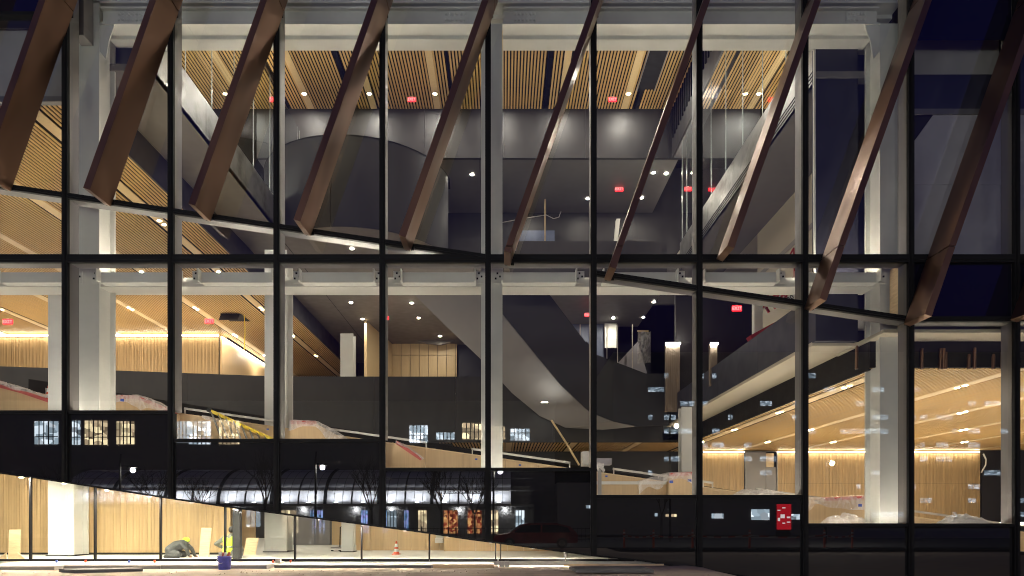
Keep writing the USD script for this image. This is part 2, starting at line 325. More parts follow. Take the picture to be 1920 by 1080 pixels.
# ------------------------------------------------------------------ ceilings with oak slats
def slat_ceiling(z, x0, x1, Y0, Y1, pitch, w, planks, pw, tracks=(), cuts=None, h=0.028, m='ceiling_slat'):
    c = structure('ceiling')
    part(c, 'backing', box(x0 - .05, x1 + .05, Y0, Y1, z + .16, z + .20), 'slat_backing')
    for y in np.arange(Y0 + 1.0, Y1, 2.4): part(c, 'carrier', box(x0, x1, y, y + .05, z + h + .002, z + h + .06), 'slat_backing')
    n, rest, x = 0, [], x0
    while x < x1:
        if not any(abs(x - p) < pw/2 + w*.6 for p in planks) and not any(abs(x - p) < .12 for p in tracks):
            ya, yb = (Y0, Y1) if cuts is None else cuts(x)
            b = box(x - w/2, x + w/2, ya, yb, z, z + h)
            if n < 300: part(c, 'slat', b, m)
            n += 1
        x += pitch
    for p in planks:
        ya, yb = (Y0, Y1) if cuts is None else cuts(p)
        part(c, 'plank', box(p - pw/2, p + pw/2, ya, yb, z - .005, z + h), 'oak_light')
    for p in tracks:
        part(c, 'track', box(p - .06, p + .06, Y0, Y1, z + .002, z + .08), 'black_metal')
    return c
ZL, ZR, ZU = 14.2, 5.93, 24.4
PL = [-15.0, -19.05, -23.1, -27.15, -31.2, -35.2]
PR = [12.2, 16.25, 20.3, 24.35, 28.4, 32.45]
PU = [-14.5, -10.9, -7.35, -3.77, -0.2, 3.21, 6.79, 10.3, 13.9]
TU = [-2.85, 2.28, 7.4, -8.4, -12.2, 11.6]
slat_ceiling(ZL, -37.5, -13.45, 0.75, 43.0, 0.16, 0.088, PL, 0.42, cuts=lambda x: (0.75, 43.0 if x > -19.9 else 29.5))
slat_ceiling(ZR, 11.5, 38, 1.6, 28.5, 0.16, 0.088, PR, 0.42)
slat_ceiling(ZR, -4.0, 11.4, 23.0, 28.5, 0.20, 0.11, [0.3, 4.4, 8.4], 0.42)
slat_ceiling(ZU, -24, 24, 1.8, 19.0, 0.165, 0.088, PU, 0.35, TU)

# ------------------------------------------------------------------ walls and slabs inside
def wallpart(name, mesh, m): s = structure(name); part(s, 'panel', mesh, m); return s
# upper dark box above the atrium, z 21.6 to the ceiling, and its soffit
up = structure('wall')
xs = [-14.0, -9.0, -4.5, 0.05, 4.6, 9.3, 14.5]
for a, b in zip(xs[:-1], xs[1:]): part(up, 'panel', box(a + .006, b - .006, 19.0, 19.2, 21.62, 24.55), 'dark_wall')
sof = structure('ceiling'); part(sof, 'soffit', box(-14, 9.9, 19.2, 26, 21.62, 21.8), 'grey_soffit')
part(sof, 'soffit_joint', box(-1.42, -1.40, 19.25, 25.9, 21.612, 21.62), 'black_metal')
lw = structure('wall'); part(lw, 'panel', box(-14, 20, 26.0, 26.2, 15.5, 24.6), 'dark_wall')
# curved drum
drum = structure('wall'); cx, cy, R = X(668, 17.5), 18.6, 5.1
def arc(r, a0, a1, n): return [(cx + r*1.0*math.cos(t), cy + r*math.sin(t)) for t in np.linspace(a0, a1, n)]
seam = [-2.95, -2.3, -1.65, -1.12, -0.2]
for a0, a1 in zip(seam[:-1], seam[1:]):
    pts = arc(R, a0 + .0025, a1 - .0025, 14) + arc(R - .15, a1 - .0025, a0 + .0025, 14)
    part(drum, 'curved_panel', ext(pts, 15.42, 19.85, 'z'), 'drum_wall', smooth=30)
part(drum, 'top_cap', ext(arc(R + .02, -3.0, -.15, 40) + [(cx + 5, 19)], 19.85, 19.9, 'z'), 'black_metal')
# level 3 soffit
so = structure('ceiling')
left_edge = [(-13.35, 1.8), (-11.24, 1.8), (-11.24, 14.66)] + arc(R - .03, math.radians(232), math.radians(345), 24) + [(-1.5, 18.6), (0.3, 19.5), (0.8, 36.5), (-8.6, 36.5), (-10.5, 43.0), (-13.35, 43.0)]
part(so, 'soffit', ext(left_edge, 15.40, 15.62, 'z'), 'brown_soffit')
part(so, 'soffit', ext([(0.82, 19.2), (9.9, 19.2), (9.9, 31), (0.82, 31)], 15.405, 15.62, 'z'), 'grey_soffit')
part(so, 'soffit', ext([(9.94, 1.9), (12.5, 1.9), (12.5, 22), (9.94, 22)], 15.25, 15.45, 'z'), 'grey_soffit')
part(so, 'soffit_joint', ext([(-11.30, 14), (-11.27, 14), (-11.27, 36), (-11.30, 36)], 15.385, 15.40, 'z'), 'black_metal')
# level 3 front parapet
pp = structure('wall'); a, b = X(972, 19), X(1247, 19)
part(pp, 'parapet', ext([(a - .45, Z(478, 19) - 1.2), (b + .1, Z(478, 19) - 1.2), (b + .1, Z(452, 19)), (a, Z(452, 19))], 19.0, 19.15), 'dark_wall')
# bulkhead at the inner edge of the left wood ceiling
bh = structure('wall'); part(bh, 'bulkhead', box(-13.44, -13.36, 1.0, 43.0, ZL - .03, 15.4), 'navy_wall')
# left gallery edge: metal fascia, glass rail, posts, front end
lg = structure('wall')
for a, b in zip([2.0, 6.0, 10.0, 14.0], [5.985, 9.985, 13.985, 18.5]): part(lg, 'fascia_panel', box(-11.34, -11.24, a, b, 15.42, 17.0), 'brushed_metal')
part(lg, 'end_panel', box(-13.4, -11.25, 1.9, 2.0, 15.62, 17.0), 'navy_wall')
part(lg, 'back_panel', box(-17.2, -17.0, 2.0, 24, 16.7, 24.4), 'grey_panel')
rg = structure('wall')
for a, b in zip([2.0, 6.0, 10.0, 14.0], [5.985, 9.985, 13.985, 18.9]): part(rg, 'fascia_panel', box(9.93, 10.03, a, b, 15.25, 16.75), 'brushed_metal')
for k in range(3): part(rg, 'groove', box(9.915, 9.93, 2.1, 18.9, 15.32 + .13 * k, 15.36 + .13 * k), 'black_metal')
part(rg, 'back_panel', box(16.2, 16.4, 2.0, 24, 16.5, 24.4), 'beige_soffit')
def glass_rail(nm, x, Y0, Y1, z0, z1, step, label):
    g = thing('glass_balustrade', label, 'glass railing', (x, Y0, z0))
    y = Y0
    while y < Y1 - .1:
        e = min(y + step, Y1)
        part(g, 'glass_pane', quad((x, y + .02, z0), (x, e - .02, z0), (x, e - .02, z1), (x, y + .02, z1)), 'screen_glass')
        part(g, 'seam', box(x - .012, x + .012, e - .015, e + .015, z0, z1), 'seam_glass')
        y = e
glass_rail('l', -11.28, 2.2, 18, 17.0, 22.6, 2.2, 'tall glass screen with thin seams over the left metal fascia')
glass_rail('r', 9.98, 2.2, 18.6, 16.75, 22.6, 2.2, 'tall glass screen with thin seams over the right metal fascia')
# upper right dark ribbed strip hung under the ceiling
rs = structure('wall'); part(rs, 'hung_panel', box(9.5, 9.6, 8, 19, 21.6, 24.3), 'dark_wall')
for k in range(26): part(rs, 'rib', box(9.44, 9.5, 8.1 + .42*k, 8.2 + .42*k, 22.6, 24.3), 'black_metal')
# black panel column, right gallery edge and stair
bp = structure('wall'); xa, xb = X(1528, 2), X(1607, 2)
part(bp, 'panel', box(xa, xb, 1.95, 2.2, Z(640, 2), Z(60, 2)), 'navy_wall'); part(bp, 'panel', box(xb + .02, X(1720, 2.3), 2.25, 2.4, Z(640, 2), Z(-100, 2)), 'navy_wall')
part(bp, 'edge_trim', box(xa - .06, xa - .005, 1.93, 2.0, Z(640, 2) + 1.5, Z(60, 2)), 'white_steel')
gl = structure('wall'); xg = xa
for a, b in zip([2.2, 7.0, 12.0, 17.0], [6.99, 11.99, 16.99, 22.0]): part(gl, 'parapet', box(xg, xg + .12, a, b, 6.92, 8.42), 'navy_wall')
part(gl, 'gallery_soffit', ext([(xg + .0, 2.2), (13.4, 2.2), (13.4, 22), (xg + .0, 22)], 6.80, 6.92, 'z'), 'beige_soffit')
part(gl, 'bulkhead', box(11.42, 11.50, 1.6, 28.5, ZR - .05, 6.8), 'slat_backing')
part(gl, 'bulkhead', box(11.42, 38, 1.5, 1.58, ZR + .02, Z(640, 1.5)), 'slat_backing')
part(gl, 'front_soffit', ext([(11.3, 0.5), (38, .5), (38, 3.5), (11.3, 3.5)], Z(640, 1.5), Z(640, 1.5) + .1, 'z'), 'beige_soffit')
part(gl, 'gallery_wall', box(12.5, 12.6, 2.2, 14, 8.4, 15.3), 'beige_soffit')
for k, z in enumerate((9.6, 11.3, 13.0)): part(gl, 'wall_strip', box(12.47, 12.5, 2.2, 14, z, z + .22), 'grey_panel')
part(gl, 'end_wall', box(9.95, 16, 20.0, 20.2, 7.6, 15.3), 'dark_wall')
# raked stair volume between levels 2 and 3
st = structure('stair'); YS = 20.5
top_e = [(960, 462), (1027, 548), (1106, 652), (1119, 665), (1210, 700), (1246, 701)]
bot_e = [(1254, 797), (1194, 799), (1150, 790), (1107, 773), (1079, 747), (1050, 720), (942, 588), (868, 498)]
poly = [(X(p, YS), Z(q, YS)) for p, q in top_e + bot_e]
part(st, 'parapet', ext(poly, YS, YS + .2), 'stair_wall')
be = [(868, 498), (942, 588), (1000, 660), (1050, 720), (1079, 747), (1107, 773), (1150, 790), (1194, 799.5)]
le = [(690, 462), (770, 545), (835, 610), (898, 670), (960, 737), (1012, 780), (1060, 802), (1130, 806)]
lo = np.array([P(p, q + .5, YS + .21) for p, q in be]); hi = np.array([P(p, q, 22.2) for p, q in le])
n_ = len(lo); uv_ = np.vstack([lo, hi, lo + [0, 0, .2], hi + [0, 0, .2]]); uf = []
for k in range(n_ - 1):
    uf += [[k, n_+k, n_+k+1], [k, n_+k+1, k+1], [2*n_+k, 3*n_+k+1, 3*n_+k], [2*n_+k, 2*n_+k+1, 3*n_+k+1], [n_+k, 3*n_+k, 3*n_+k+1], [n_+k, 3*n_+k+1, n_+k+1]]
part(st, 'underside', trimesh_fix(uv_, np.array(uf)), 'stair_soffit', smooth=30)
part(st, 'inner_parapet', ext([(X(p, 21.6), Z(q, 21.6)) for p, q in [(1100, 640), (1121, 668), (1210, 702), (1121, 745), (1060, 700)]], 21.6, 21.7), 'stair_wall')
# level 2 dark parapet across the atrium
l2 = structure('wall')
for a, b in ((-31, -24), (-24, -19), (-19, -13.7), (-13.7, -8), (-8, -3), (-3, 3), (3, 9.8)):
    ya = 22.4 - max(0, (-13.7 - a)) * .19; yb = 22.4 - max(0, (-13.7 - b)) * .19
    part(l2, 'panel', hexa([[a + .008, ya, 5.9], [b - .008, yb, 5.9], [b - .008, yb + .15, 5.9], [a + .008, ya + .15, 5.9], [a + .008, ya, 9.95], [b - .008, yb, 9.95], [b - .008, yb + .15, 9.95], [a + .008, ya + .15, 9.95]]), 'dark_wall')
part(l2, 'lower_panel', box(-34, -3.2, 22.8, 22.95, 0, 5.88), 'dark_wall')
# far oak wall of the middle level and blue glazed end
fw = structure('wall')
fy = 36.0
for a, b in zip(range(735, 857, 17), range(752, 874, 17)):
    part(fw, 'oak_board', box(X(a, fy) + .02, X(min(b, 857), fy) - .02, fy, fy + .15, 8.4, Z(666, fy) - .02), 'oak_light'); part(fw, 'oak_board', box(X(a, fy) + .02, X(min(b, 857), fy) - .02, fy, fy + .15, Z(666, fy) + .02, 15.4), 'oak_light')
part(fw, 'return_panel', hexa([[X(690, 30), 29.6, 8.4], [X(735, 36), 36, 8.4], [X(735, 36), 36.2, 8.4], [X(690, 30) - .2, 29.6, 8.4], [X(690, 30), 29.6, 15.4], [X(735, 36), 36, 15.4], [X(735, 36), 36.2, 15.4], [X(690, 30) - .2, 29.6, 15.4]]), 'oak_light')
part(fw, 'end_panel', box(X(858, 36), 12, 36.3, 36.5, 8.4, 15.5), 'navy_wall')
# soffit lip that curves in front of the oak wall
lip = [(X(p, 35), Z(q, 35)) for p, q in ((700, 606), (735, 622), (770, 635), (800, 644), (825, 647), (845, 643), (858, 637), (862, 600), (700, 590))]
part(so, 'curved_lip', ext(lip, 34.9, 35.2), 'brown_soffit')

# back walls of oak strips with the cove light above
def slat_wall(x0, x1, Y, z0, z1, pitch, w, m='oak_slat', d=.05, zc=None):
    c = structure('wall')
    part(c, 'backing', box(x0, x1, Y + d, Y + d + .1, z0, z1), 'slat_backing')
    n = int((x1 - x0) / pitch); ms = []
    for k in range(n):
        x = x0 + (k + .5) * pitch; dd = d * rnd.choice((1.0, .8, .55)) if pitch > .05 else d
        zz = [z0, z1] if zc is None else [z0, zc - .006, zc + .006, z1]
        for q in range(0, len(zz), 2):
            b = box(x - w/2, x + w/2, Y + d - dd, Y + d, zz[q], zz[q+1])
            if n <= 300 and zc is None: part(c, 'slat', b, m)
            else: ms.append(b)
    if ms: part(c, 'slat', join(ms), m, kind='stuff')
    return c
slat_wall(-37, X(410, 28.5), 28.5, 8.6, ZL - .25, 0.10, 0.085)
slat_wall(X(1317, 27.5) - 1.2, X(1397, 27.5), 27.6, 0, ZR - .22, 0.10, 0.085)
slat_wall(X(1459, 27.5), X(1840, 27.5), 27.6, 0, ZR - .22, 0.10, 0.085, zc=Z(906, 27.6))
bw = structure('wall'); part(bw, 'panel', box(X(1841, 27.6), 42, 27.6, 27.8, 0, ZR), 'dark_wall')
part(bw, 'panel', box(-4, X(1317, 27.5) - 1.3, 28.6, 28.8, 0, ZR), 'dark_wall')
dp = thing('service_door', 'grey metal door panel with plywood patch in the right oak wall', 'door', (X(1427, 27.6), 27.6, 0))
part(dp, 'leaf', box(X(1398, 27.6), X(1436, 27.6), 27.62, 27.7, 0, Z(848, 27.6)), 'grey_panel')
part(dp, 'side_leaf', box(X(1437, 27.6), X(1456, 27.6), 27.64, 27.7, 0, Z(876, 27.6)), 'grey_panel')
part(dp, 'plywood_patch', box(X(1437, 27.6), X(1451, 27.6), 27.63, 27.7, Z(876, 27.6) + .01, Z(850, 27.6)), 'plywood')
part(dp, 'frame', join([box(X(1396.5, 27.6), X(1398, 27.6), 27.58, 27.7, 0, Z(847, 27.6)), box(X(1456.5, 27.6), X(1458, 27.6), 27.58, 27.7, 0, Z(847, 27.6)), box(X(1396.5, 27.6), X(1458, 27.6), 27.58, 27.7, Z(847, 27.6), Z(846, 27.6))]), 'brushed_metal')
# left return wall running into the depth, white
rw = structure('wall'); part(rw, 'panel', box(X(411, 28.5) , X(411, 28.5) + .15, 28.6, 39.0, 8.6, ZL - .1), 'oak_panel'); part(rw, 'panel', box(X(411, 28.5) , X(411, 28.5) + .15, 39.02, 43.0, 8.6, ZL - .1), 'wall_white')
# lobby: oak slat wall at the base of the ramp, sloping top
def ramp_z(px): return Z(765 + .1407 * (px - 343), 3.6)
ow = structure('wall'); x0, x1 = X(-60, 3.5), X(430, 3.5)
part(ow, 'backing', box(x0, x1, 3.62, 3.75, 0, 3.3), 'slat_backing')
x, k = x0, 0
while x < x1:
    part(ow, 'slat', box(x, x + .046, 3.5 + rnd.choice((0, .004, .012)), 3.62, 0.07, 3.3), 'oak_slat'); x += .0505
part(ow, 'base_strip', box(x0, x1, 3.53, 3.62, 0, 0.065), 'black_metal')
# lobby walls deeper in, beside the doors
dl = structure('wall'); part(dl, 'panel', box(X(536, 12), X(622, 12), 12, 12.2, 0, 3.2), 'grey_panel')
part(dl, 'panel', box(X(430, 5.2), X(478, 5.2), 5.2, 5.3, 0, 3.2), 'oak_panel')
part(dl, 'side_panel', box(X(479, 9), X(535, 11.9), 11.9, 12.1, 0, 3.2), 'dark_wall')
part(dl, 'panel', box(X(622, 12) + .01, 2, 12.0, 12.2, 0, 3.2), 'oak_light')
dd = thing('double_door', 'grey speckled double door deep in the lobby behind the white column', 'door', (X(586, 12), 11.95, 0))
for k in (0, 1):
    lf = part(dd, 'leaf', box(X(562 + 29*k, 11.9), X(590 + 29*k, 11.9), 11.9, 11.97, 0.01, 2.5), 'grey_panel')
    part(lf, 'handle', box(X(587 + 5*k, 11.85), X(588 + 5*k, 11.85), 11.83, 11.9, 0.8, 1.5), 'rail_metal')
# lobby oak panels right, stepping toward the glass, top sloping
op = structure('wall')
def zc(px): return Z(curve(px) - 30, 6)
for a, b in zip(range(668, 850, 26), range(694, 876, 26)): part(op, 'oak_board', box(X(a, 6.6) + .004, X(b, 6.6) - .004, 6.6, 6.7, 0, 1.15), 'oak_panel')
for a, b in zip(range(832, 1200, 30), range(862, 1230, 30)): part(op, 'oak_board', box(X(a, 6.0) + .004, X(b, 6.0) - .004, 6.0, 6.1, 0, 1.6), 'oak_panel')
part(op, 'counter_top', box(X(666, 6.5), X(832, 6.5), 6.55, 7.2, 1.15, 1.2), 'dark_wall')
for k in range(2): part(op, 'step', box(X(816, 6.3), X(831, 6.3), 6.2 + .3*k, 6.55, 0.18*k + .3, .3 + .18*(k+1)), 'concrete_floor')
# low ceiling over the lobby, hung floor behind the spandrel
lc = structure('ceiling')
def lz(px): return Z(curve(px), 0) + .55
xs_ = [X(p, .3) for p in (-320, 0, 300, 600, 900, 1200)]; ps_ = (-320, 0, 300, 600, 900, 1200)
for k in range(5):
    part(lc, 'soffit', ext([(xs_[k], lz(ps_[k]) ), (xs_[k+1], lz(ps_[k+1])), (xs_[k+1], lz(ps_[k+1]) + .1), (xs_[k], lz(ps_[k]) + .1)], 0.36, 3.45), 'wall_white')
part(lc, 'soffit', box(X(430, 3.5), X(700, 3.5), 3.46, 12, 3.2, 3.3), 'wall_white'); part(lc, 'soffit', box(X(700, 3.5) + .01, X(1250, 3.5), 3.46, 12, 2.4, 2.5), 'wall_white')
# ------------------------------------------------------------------ sloping ramp parapet of oak panels
rp = structure('ramp')
YR = 3.6
def rline(px): return 765 + .1407 * (px - 343)
joints = [-60, 40, 128, 215, 280, 360, 434, 515, 600, 690, 738, 798, 868, 948, 1010, 1070, 1131, 1196, 1262, 1318, 1380, 1440, 1513, 1600, 1700, 1800, 1900, 1990]
for a, b in zip(joints[:-1], joints[1:]):
    xa, xb = X(a, YR) + .004, X(b, YR) - .004
    za, zb = Z(rline(a) + 12, YR), Z(rline(b) + 12, YR)
    part(rp, 'oak_board', ext([(xa, za), (xb, zb), (xb, max(zb - 2.2, 0.0)), (xa, za - 2.2)], YR, YR + .05), 'oak_panel')
xa, xb = X(-60, YR), X(1990, YR)
part(rp, 'coping', ext([(xa, Z(rline(-60) + 12, YR) + .005), (xb, Z(rline(1990) + 12, YR) + .005), (xb, Z(rline(1990) + 12, YR) + .035), (xa, Z(rline(-60) + 12, YR) + .035)], YR - .01, YR + .25), 'oak_light')
part(rp, 'floor_strip', ext([(xa, Z(rline(-60) + 12, YR) - 1.0), (xb, Z(rline(1990) + 12, YR) - 1.0), (xb, Z(rline(1990) + 12, YR) - 0.9), (xa, Z(rline(-60) + 12, YR) - 0.9)], YR + .3, YR + 4.0), 'concrete_floor')
part(rp, 'inner_panel', ext([(xa, Z(rline(-60) + 2, YR + 3)), (xb, Z(rline(1990) + 2, YR + 3)), (xb, Z(rline(1990) + 2, YR + 3) - 1.6), (xa, Z(rline(-60) + 2, YR + 3) - 1.6)], YR + 3, YR + 3.1), 'slat_backing')
def handrail(p0, p1, label):
    h = thing('handrail', label, 'handrail', (X(p0, YR), YR + .1, Z(rline(p0) + 12, YR)), group='metal handrails on the ramp')
    q = lambda p, dy: np.array([X(p, YR), YR + .1, Z(rline(p) + dy, YR)])
    part(h, 'rail', bar(q(p0, 0), q(p1, 0), .05, .07), 'rail_metal')
    for e in (p0 + 1.5, p1 - 1.5): part(h, 'post', bar(q(e, 0), q(e, 13), .04, .05, (0, 1, 0)), 'rail_metal')
handrail(-50, 8, 'short metal handrail at the far left edge of the ramp')
handrail(82, 122, 'short metal handrail beside the traffic cone on the ramp')
handrail(343, 517, 'long metal handrail above the yellow ladder')
handrail(610, 800, 'metal handrail in front of the central dark parapet')
handrail(884, 1070, 'metal handrail right of the central white column')
handrail(1150, 1262, 'metal handrail behind the plastic wrapped end in the bay with blue tape')
handrail(1318, 1339, 'metal rail end at left of the grey service door')
handrail(1420, 1640, 'metal handrail in front of the right oak wall')
handrail(1712, 1890, 'metal handrail in the last full bay at right')

# ------------------------------------------------------------------ steel frame
def bolts(pl, pts, Y, r=.045):
    for x, z in pts:
        v, f = lathe([(r, 0), (r, .03), (r * .6, .045)], n=8); part(pl, 'bolt', (np.stack([v[:, 0] + x, Y - v[:, 2], v[:, 1] + z], 1), f), 'white_steel')
def ibeam_col(name, label, x0, x1, Y0, Y1, z0, z1, tf=.07):
    c = thing(name, label, 'steel column', ((x0 + x1)/2, (Y0 + Y1)/2, z0))
    part(c, 'front_flange', box(x0, x1, Y0, Y0 + tf, z0, z1), 'white_steel')
    part(c, 'back_flange', box(x0, x1, Y1 - tf, Y1, z0, z1), 'white_steel')
    xm = (x0 + x1) / 2; part(c, 'web', box(xm - .28*(x1-x0), xm + .28*(x1-x0), Y0 + tf, Y1 - tf, z0, z1), 'white_steel')
    return c
YB, YE = 1.0, 1.9
cl = ibeam_col('steel_column', 'wide white steel column at left with dark box hanging at its top', X(147, YB), X(186, YB), YB, YE, Z(775, YB), Z(-150, YB))
cc = ibeam_col('steel_column', 'central white steel column in front of the slatted atrium ceiling', X(902, YB), X(942, YB), YB, YE, Z(880, YB), Z(44, YB))
cr = ibeam_col('steel_column', 'wide white steel column beside the tall navy panel at right', X(1650, YB), X(1690, YB), YB, YE, Z(985, YB), Z(44, YB))
part(cl, 'dark_box', box(X(150, .9), X(172, .9), 0.5, .98, Z(83, .9), Z(-40, .9)), 'mullion_grey')
for c, px, sgn in ((cl, 187, 1), (cr, 1649, -1)):
    g = lambda dp, y, Y: (X(px + sgn*dp, Y), Z(y, Y))
    part(c, 'gusset', ext([g(0, 48, 1.05), g(28, 48, 1.05), g(18, 78, 1.05), g(12, 112, 1.05), g(0, 96, 1.05)], 1.02, 1.06), 'white_steel')
def pxbeam(name, label, p0, p1, y0, y1, Y0, Y1, plates=()):
    b = thing(name, label, 'steel beam', ((X(p0, Y0) + X(p1, Y0))/2, Y0, Z(y1, Y0)))
    z0, z1 = Z(y1, Y0), Z(y0, Y0); x0, x1 = X(p0, Y0), X(p1, Y0)
    part(b, 'web', box(x0, x1, Y0 + .14, Y1 - .3, z0 + .05, z1 - .05), 'white_steel')
    part(b, 'bottom_flange', box(x0, x1, Y0, Y1, z0 - .0, z0 + .05), 'white_steel')
    part(b, 'top_flange', box(x0, x1, Y0, Y1, z1 - .05, z1), 'white_steel')
    part(b, 'lower_box', box(x0, x1, Y0 + .5, Y1 + .02, z0 - .12, z0 - .002), 'white_steel')
    for a, c in plates:
        pl = part(b, 'splice_plate', box(X(a, Y0), X(c, Y0), Y0 + .085, Y0 + .14, z0 + .07, z1 - .08), 'white_steel')
        for k in range(6):
            xx = X(a, Y0) + (k + .75) * (X(c, Y0) - X(a, Y0)) / 6.6
            for zz in (z0 + .17, z1 - .18): bolts(pl, [(xx, zz)], Y0 + .085)
    return b
pxbeam('steel_beam', 'white steel beam across the left top bays with bolted splice plates', 188, 901, 12, 45, YB, 2.0, ((215, 268), (831, 876)))
pxbeam('steel_beam', 'white steel beam across the right top bays with bolted splice plates', 943, 1649, 12, 45, YB, 2.0, ((962, 1008), (1590, 1628)))
pxbeam('steel_beam', 'white steel beam above the frame partly cut by the top edge', 150, 1690, -60, 5, YB, 2.0)
# wind tubes at the floor line between the mullions, each with two end brackets
for i in range(0, 10):
    a, b = bx(i) , bx(i + 1)
    x0, x1 = M(a) + .10, M(b) - .10
    if i == 0: lab = 'grey horizontal tube in the leftmost bay beside the tall thin white column'
    nm = ['leftmost bay over the oak cove wall', 'bay of the wide left white column', 'bay of the ceiling hatch and exit sign', 'bay left of the far oak panel wall', 'bay left of the central white column', 'bay right of the central white column', 'bay where the diagonal transom starts again', 'bay with the red lift behind it', 'bay of the navy panel and right white column', 'navy panel bay'][i]
    if i == 9: continue
    t = thing('wind_tube', 'pale horizontal steel tube in the ' + nm, 'steel tube', ((x0 + x1)/2, 1.0, Z(530, 1.0)), group='horizontal tubes behind the floor line')
    part(t, 'tube', box(x0 + .30, x1 - .30, 0.95, 1.25, Z(530, .95), Z(510.5, .95)), 'white_steel')
    for sx, xx in ((-1, x0 + .18), (1, x1 - .18)):
        bk = part(t, 'end_bracket', join([box(xx - .13, xx + .13, .955, .99, Z(531, .95), Z(508, .95)), box(xx - .13 * sx - .02, xx - .13 * sx + .02, .70, .954, Z(531, .95), Z(508, .95))]), 'white_steel')
        for q in ((-.07, .14), (.06, .2), (-.02, .3)):
            part(bk, 'bolt', box(xx + q[0] - .025, xx + q[0] + .025, .93, .953, Z(531, .95) + q[1] - .025, Z(531, .95) + q[1] + .025), 'black_metal')
bm2 = thing('edge_beam', 'long pale beam flange running below the horizontal tubes', 'steel beam', (0, 1.3, Z(545, 1.3)))
part(bm2, 'flange', box(X(-60, 1.3), X(1640, 1.3), 1.26, 2.05, Z(530, 1.3) - .14, Z(530, 1.3) - .04), 'white_steel')
part(bm2, 'web', box(X(-60, 1.3), X(1640, 1.3), 1.7, 1.76, Z(530, 1.3) - .04, Z(512, 1.3)), 'white_steel')
def plain_col(label, p0, p1, Y, y0, z1):
    c = thing('interior_column', label, 'column', (X((p0 + p1)/2, Y), Y, y0), group='white columns inside')
    x0, x1 = X(p0, Y), X(p1, Y); w = x1 - x0; xm = (x0 + x1)/2
    part(c, 'shaft', join([box(x0, x1, Y, Y + .08, y0, z1), box(x0, x1, Y + w - .08, Y + w, y0, z1), box(xm - .3*w, xm + .3*w, Y + .08, Y + w - .08, y0, z1)]), 'wall_white')
    part(c, 'base_plate', box(x0 - .05, x1 + .05, Y - .05, Y + w + .05, y0, y0 + .03), 'black_metal')
plain_col('white column in the leftmost bay standing down into the lobby', 90, 138, 2.6, 0, 8.97)
plain_col('white column behind the yellow ladder and beside the lobby doors', 496, 537, 5.2, 0, 11.06)
plain_col('slim white column standing behind the dark parapet left of centre', 638, 662, 25.0, 8.6, 13.3)
plain_col('white column deep in the lobby right of the doors', 640, 662, 5.3, 0, 3.15)
plain_col('white column behind the wrapped parapet end at right of centre', 1278, 1303, 9.0, 0, 5.93)
part(wall, 'plywood_closure', box(X(1684, .45), X(1698, .45), 0.40, .9, Z(592, .45), Z(497, .45)), 'plywood')
# dim panelled wall behind the right end bays and the left end bay
ep = structure('wall'); Ye = 0.85
xa, xb = X(1690, Ye), 24.0
part(ep, 'head_panel', box(xa, xb, Ye, Ye + .1, Z(205, Ye), Z(-160, Ye)), 'navy_wall')
part(ep, 'pale_panel', box(X(1712, Ye), X(1872, Ye), Ye - .02, Ye - .002, Z(140, Ye), Z(74, Ye)), 'grey_panel')
part(ep, 'trim', box(xa, xb, Ye - .06, Ye, Z(216, Ye), Z(206, Ye)), 'mullion_grey')
for k in range(9):
    x0 = X(1560 + 95*k, Ye)
    for q in range(2):
        z0, z1 = Z(480 - 134*q, Ye) + .004, Z(346 - 134*q, Ye) - .004
        d = (z1 - z0) * .72
        pg = Polygon([(x0 + d*q + .004, z0), (x0 + 1.55 + d*q - .004, z0), (x0 + 1.55 + d*(q+1) - .004, z1), (x0 + d*(q+1) + .004, z1)]).intersection(Polygon([(xa, 0), (xb, 0), (xb, 30), (xa, 30)]))
        if pg.area > .05: part(ep, 'wall_panel', ext(pg, Ye, Ye + .05), 'lavender_panel')
part(ep, 'backing', box(xa, xb, Ye + .1, Ye + .2, Z(490, Ye), Z(205, Ye)), 'slat_backing')
lp = structure('wall'); xa, xb = -26, X(122, .7)
part(lp, 'head_panel', box(xa, xb, 0.62, .72, Z(184, .7), Z(60, .7)), 'grey_panel')
part(lp, 'light_strip', box(xa, xb, 0.58, .72, Z(58, .7), Z(37, .7)), 'white_steel')
part(lp, 'trim', box(xa, xb, 0.55, .75, Z(196, .7), Z(186, .7)), 'mullion_grey')
part(lp, 'head_panel', box(xa, xb, 0.72, .9, Z(37, .7), Z(-150, .7)), 'navy_wall')
# outer shell of the building: back wall, end walls and roof
sh = structure('wall'); part(sh, 'back_panel', box(-48, 48, 43.4, 43.7, 0, 25.5), 'dark_wall')
for sx in (-1, 1): part(sh, 'end_panel', box(sx*48, sx*48.3, 0.5, 43.4, -.4, 25.5), 'dark_wall')
rf = structure('ceiling'); part(rf, 'roof_deck', box(-48, 48, 0.5, 43.7, 25.0, 25.5), 'slat_backing')
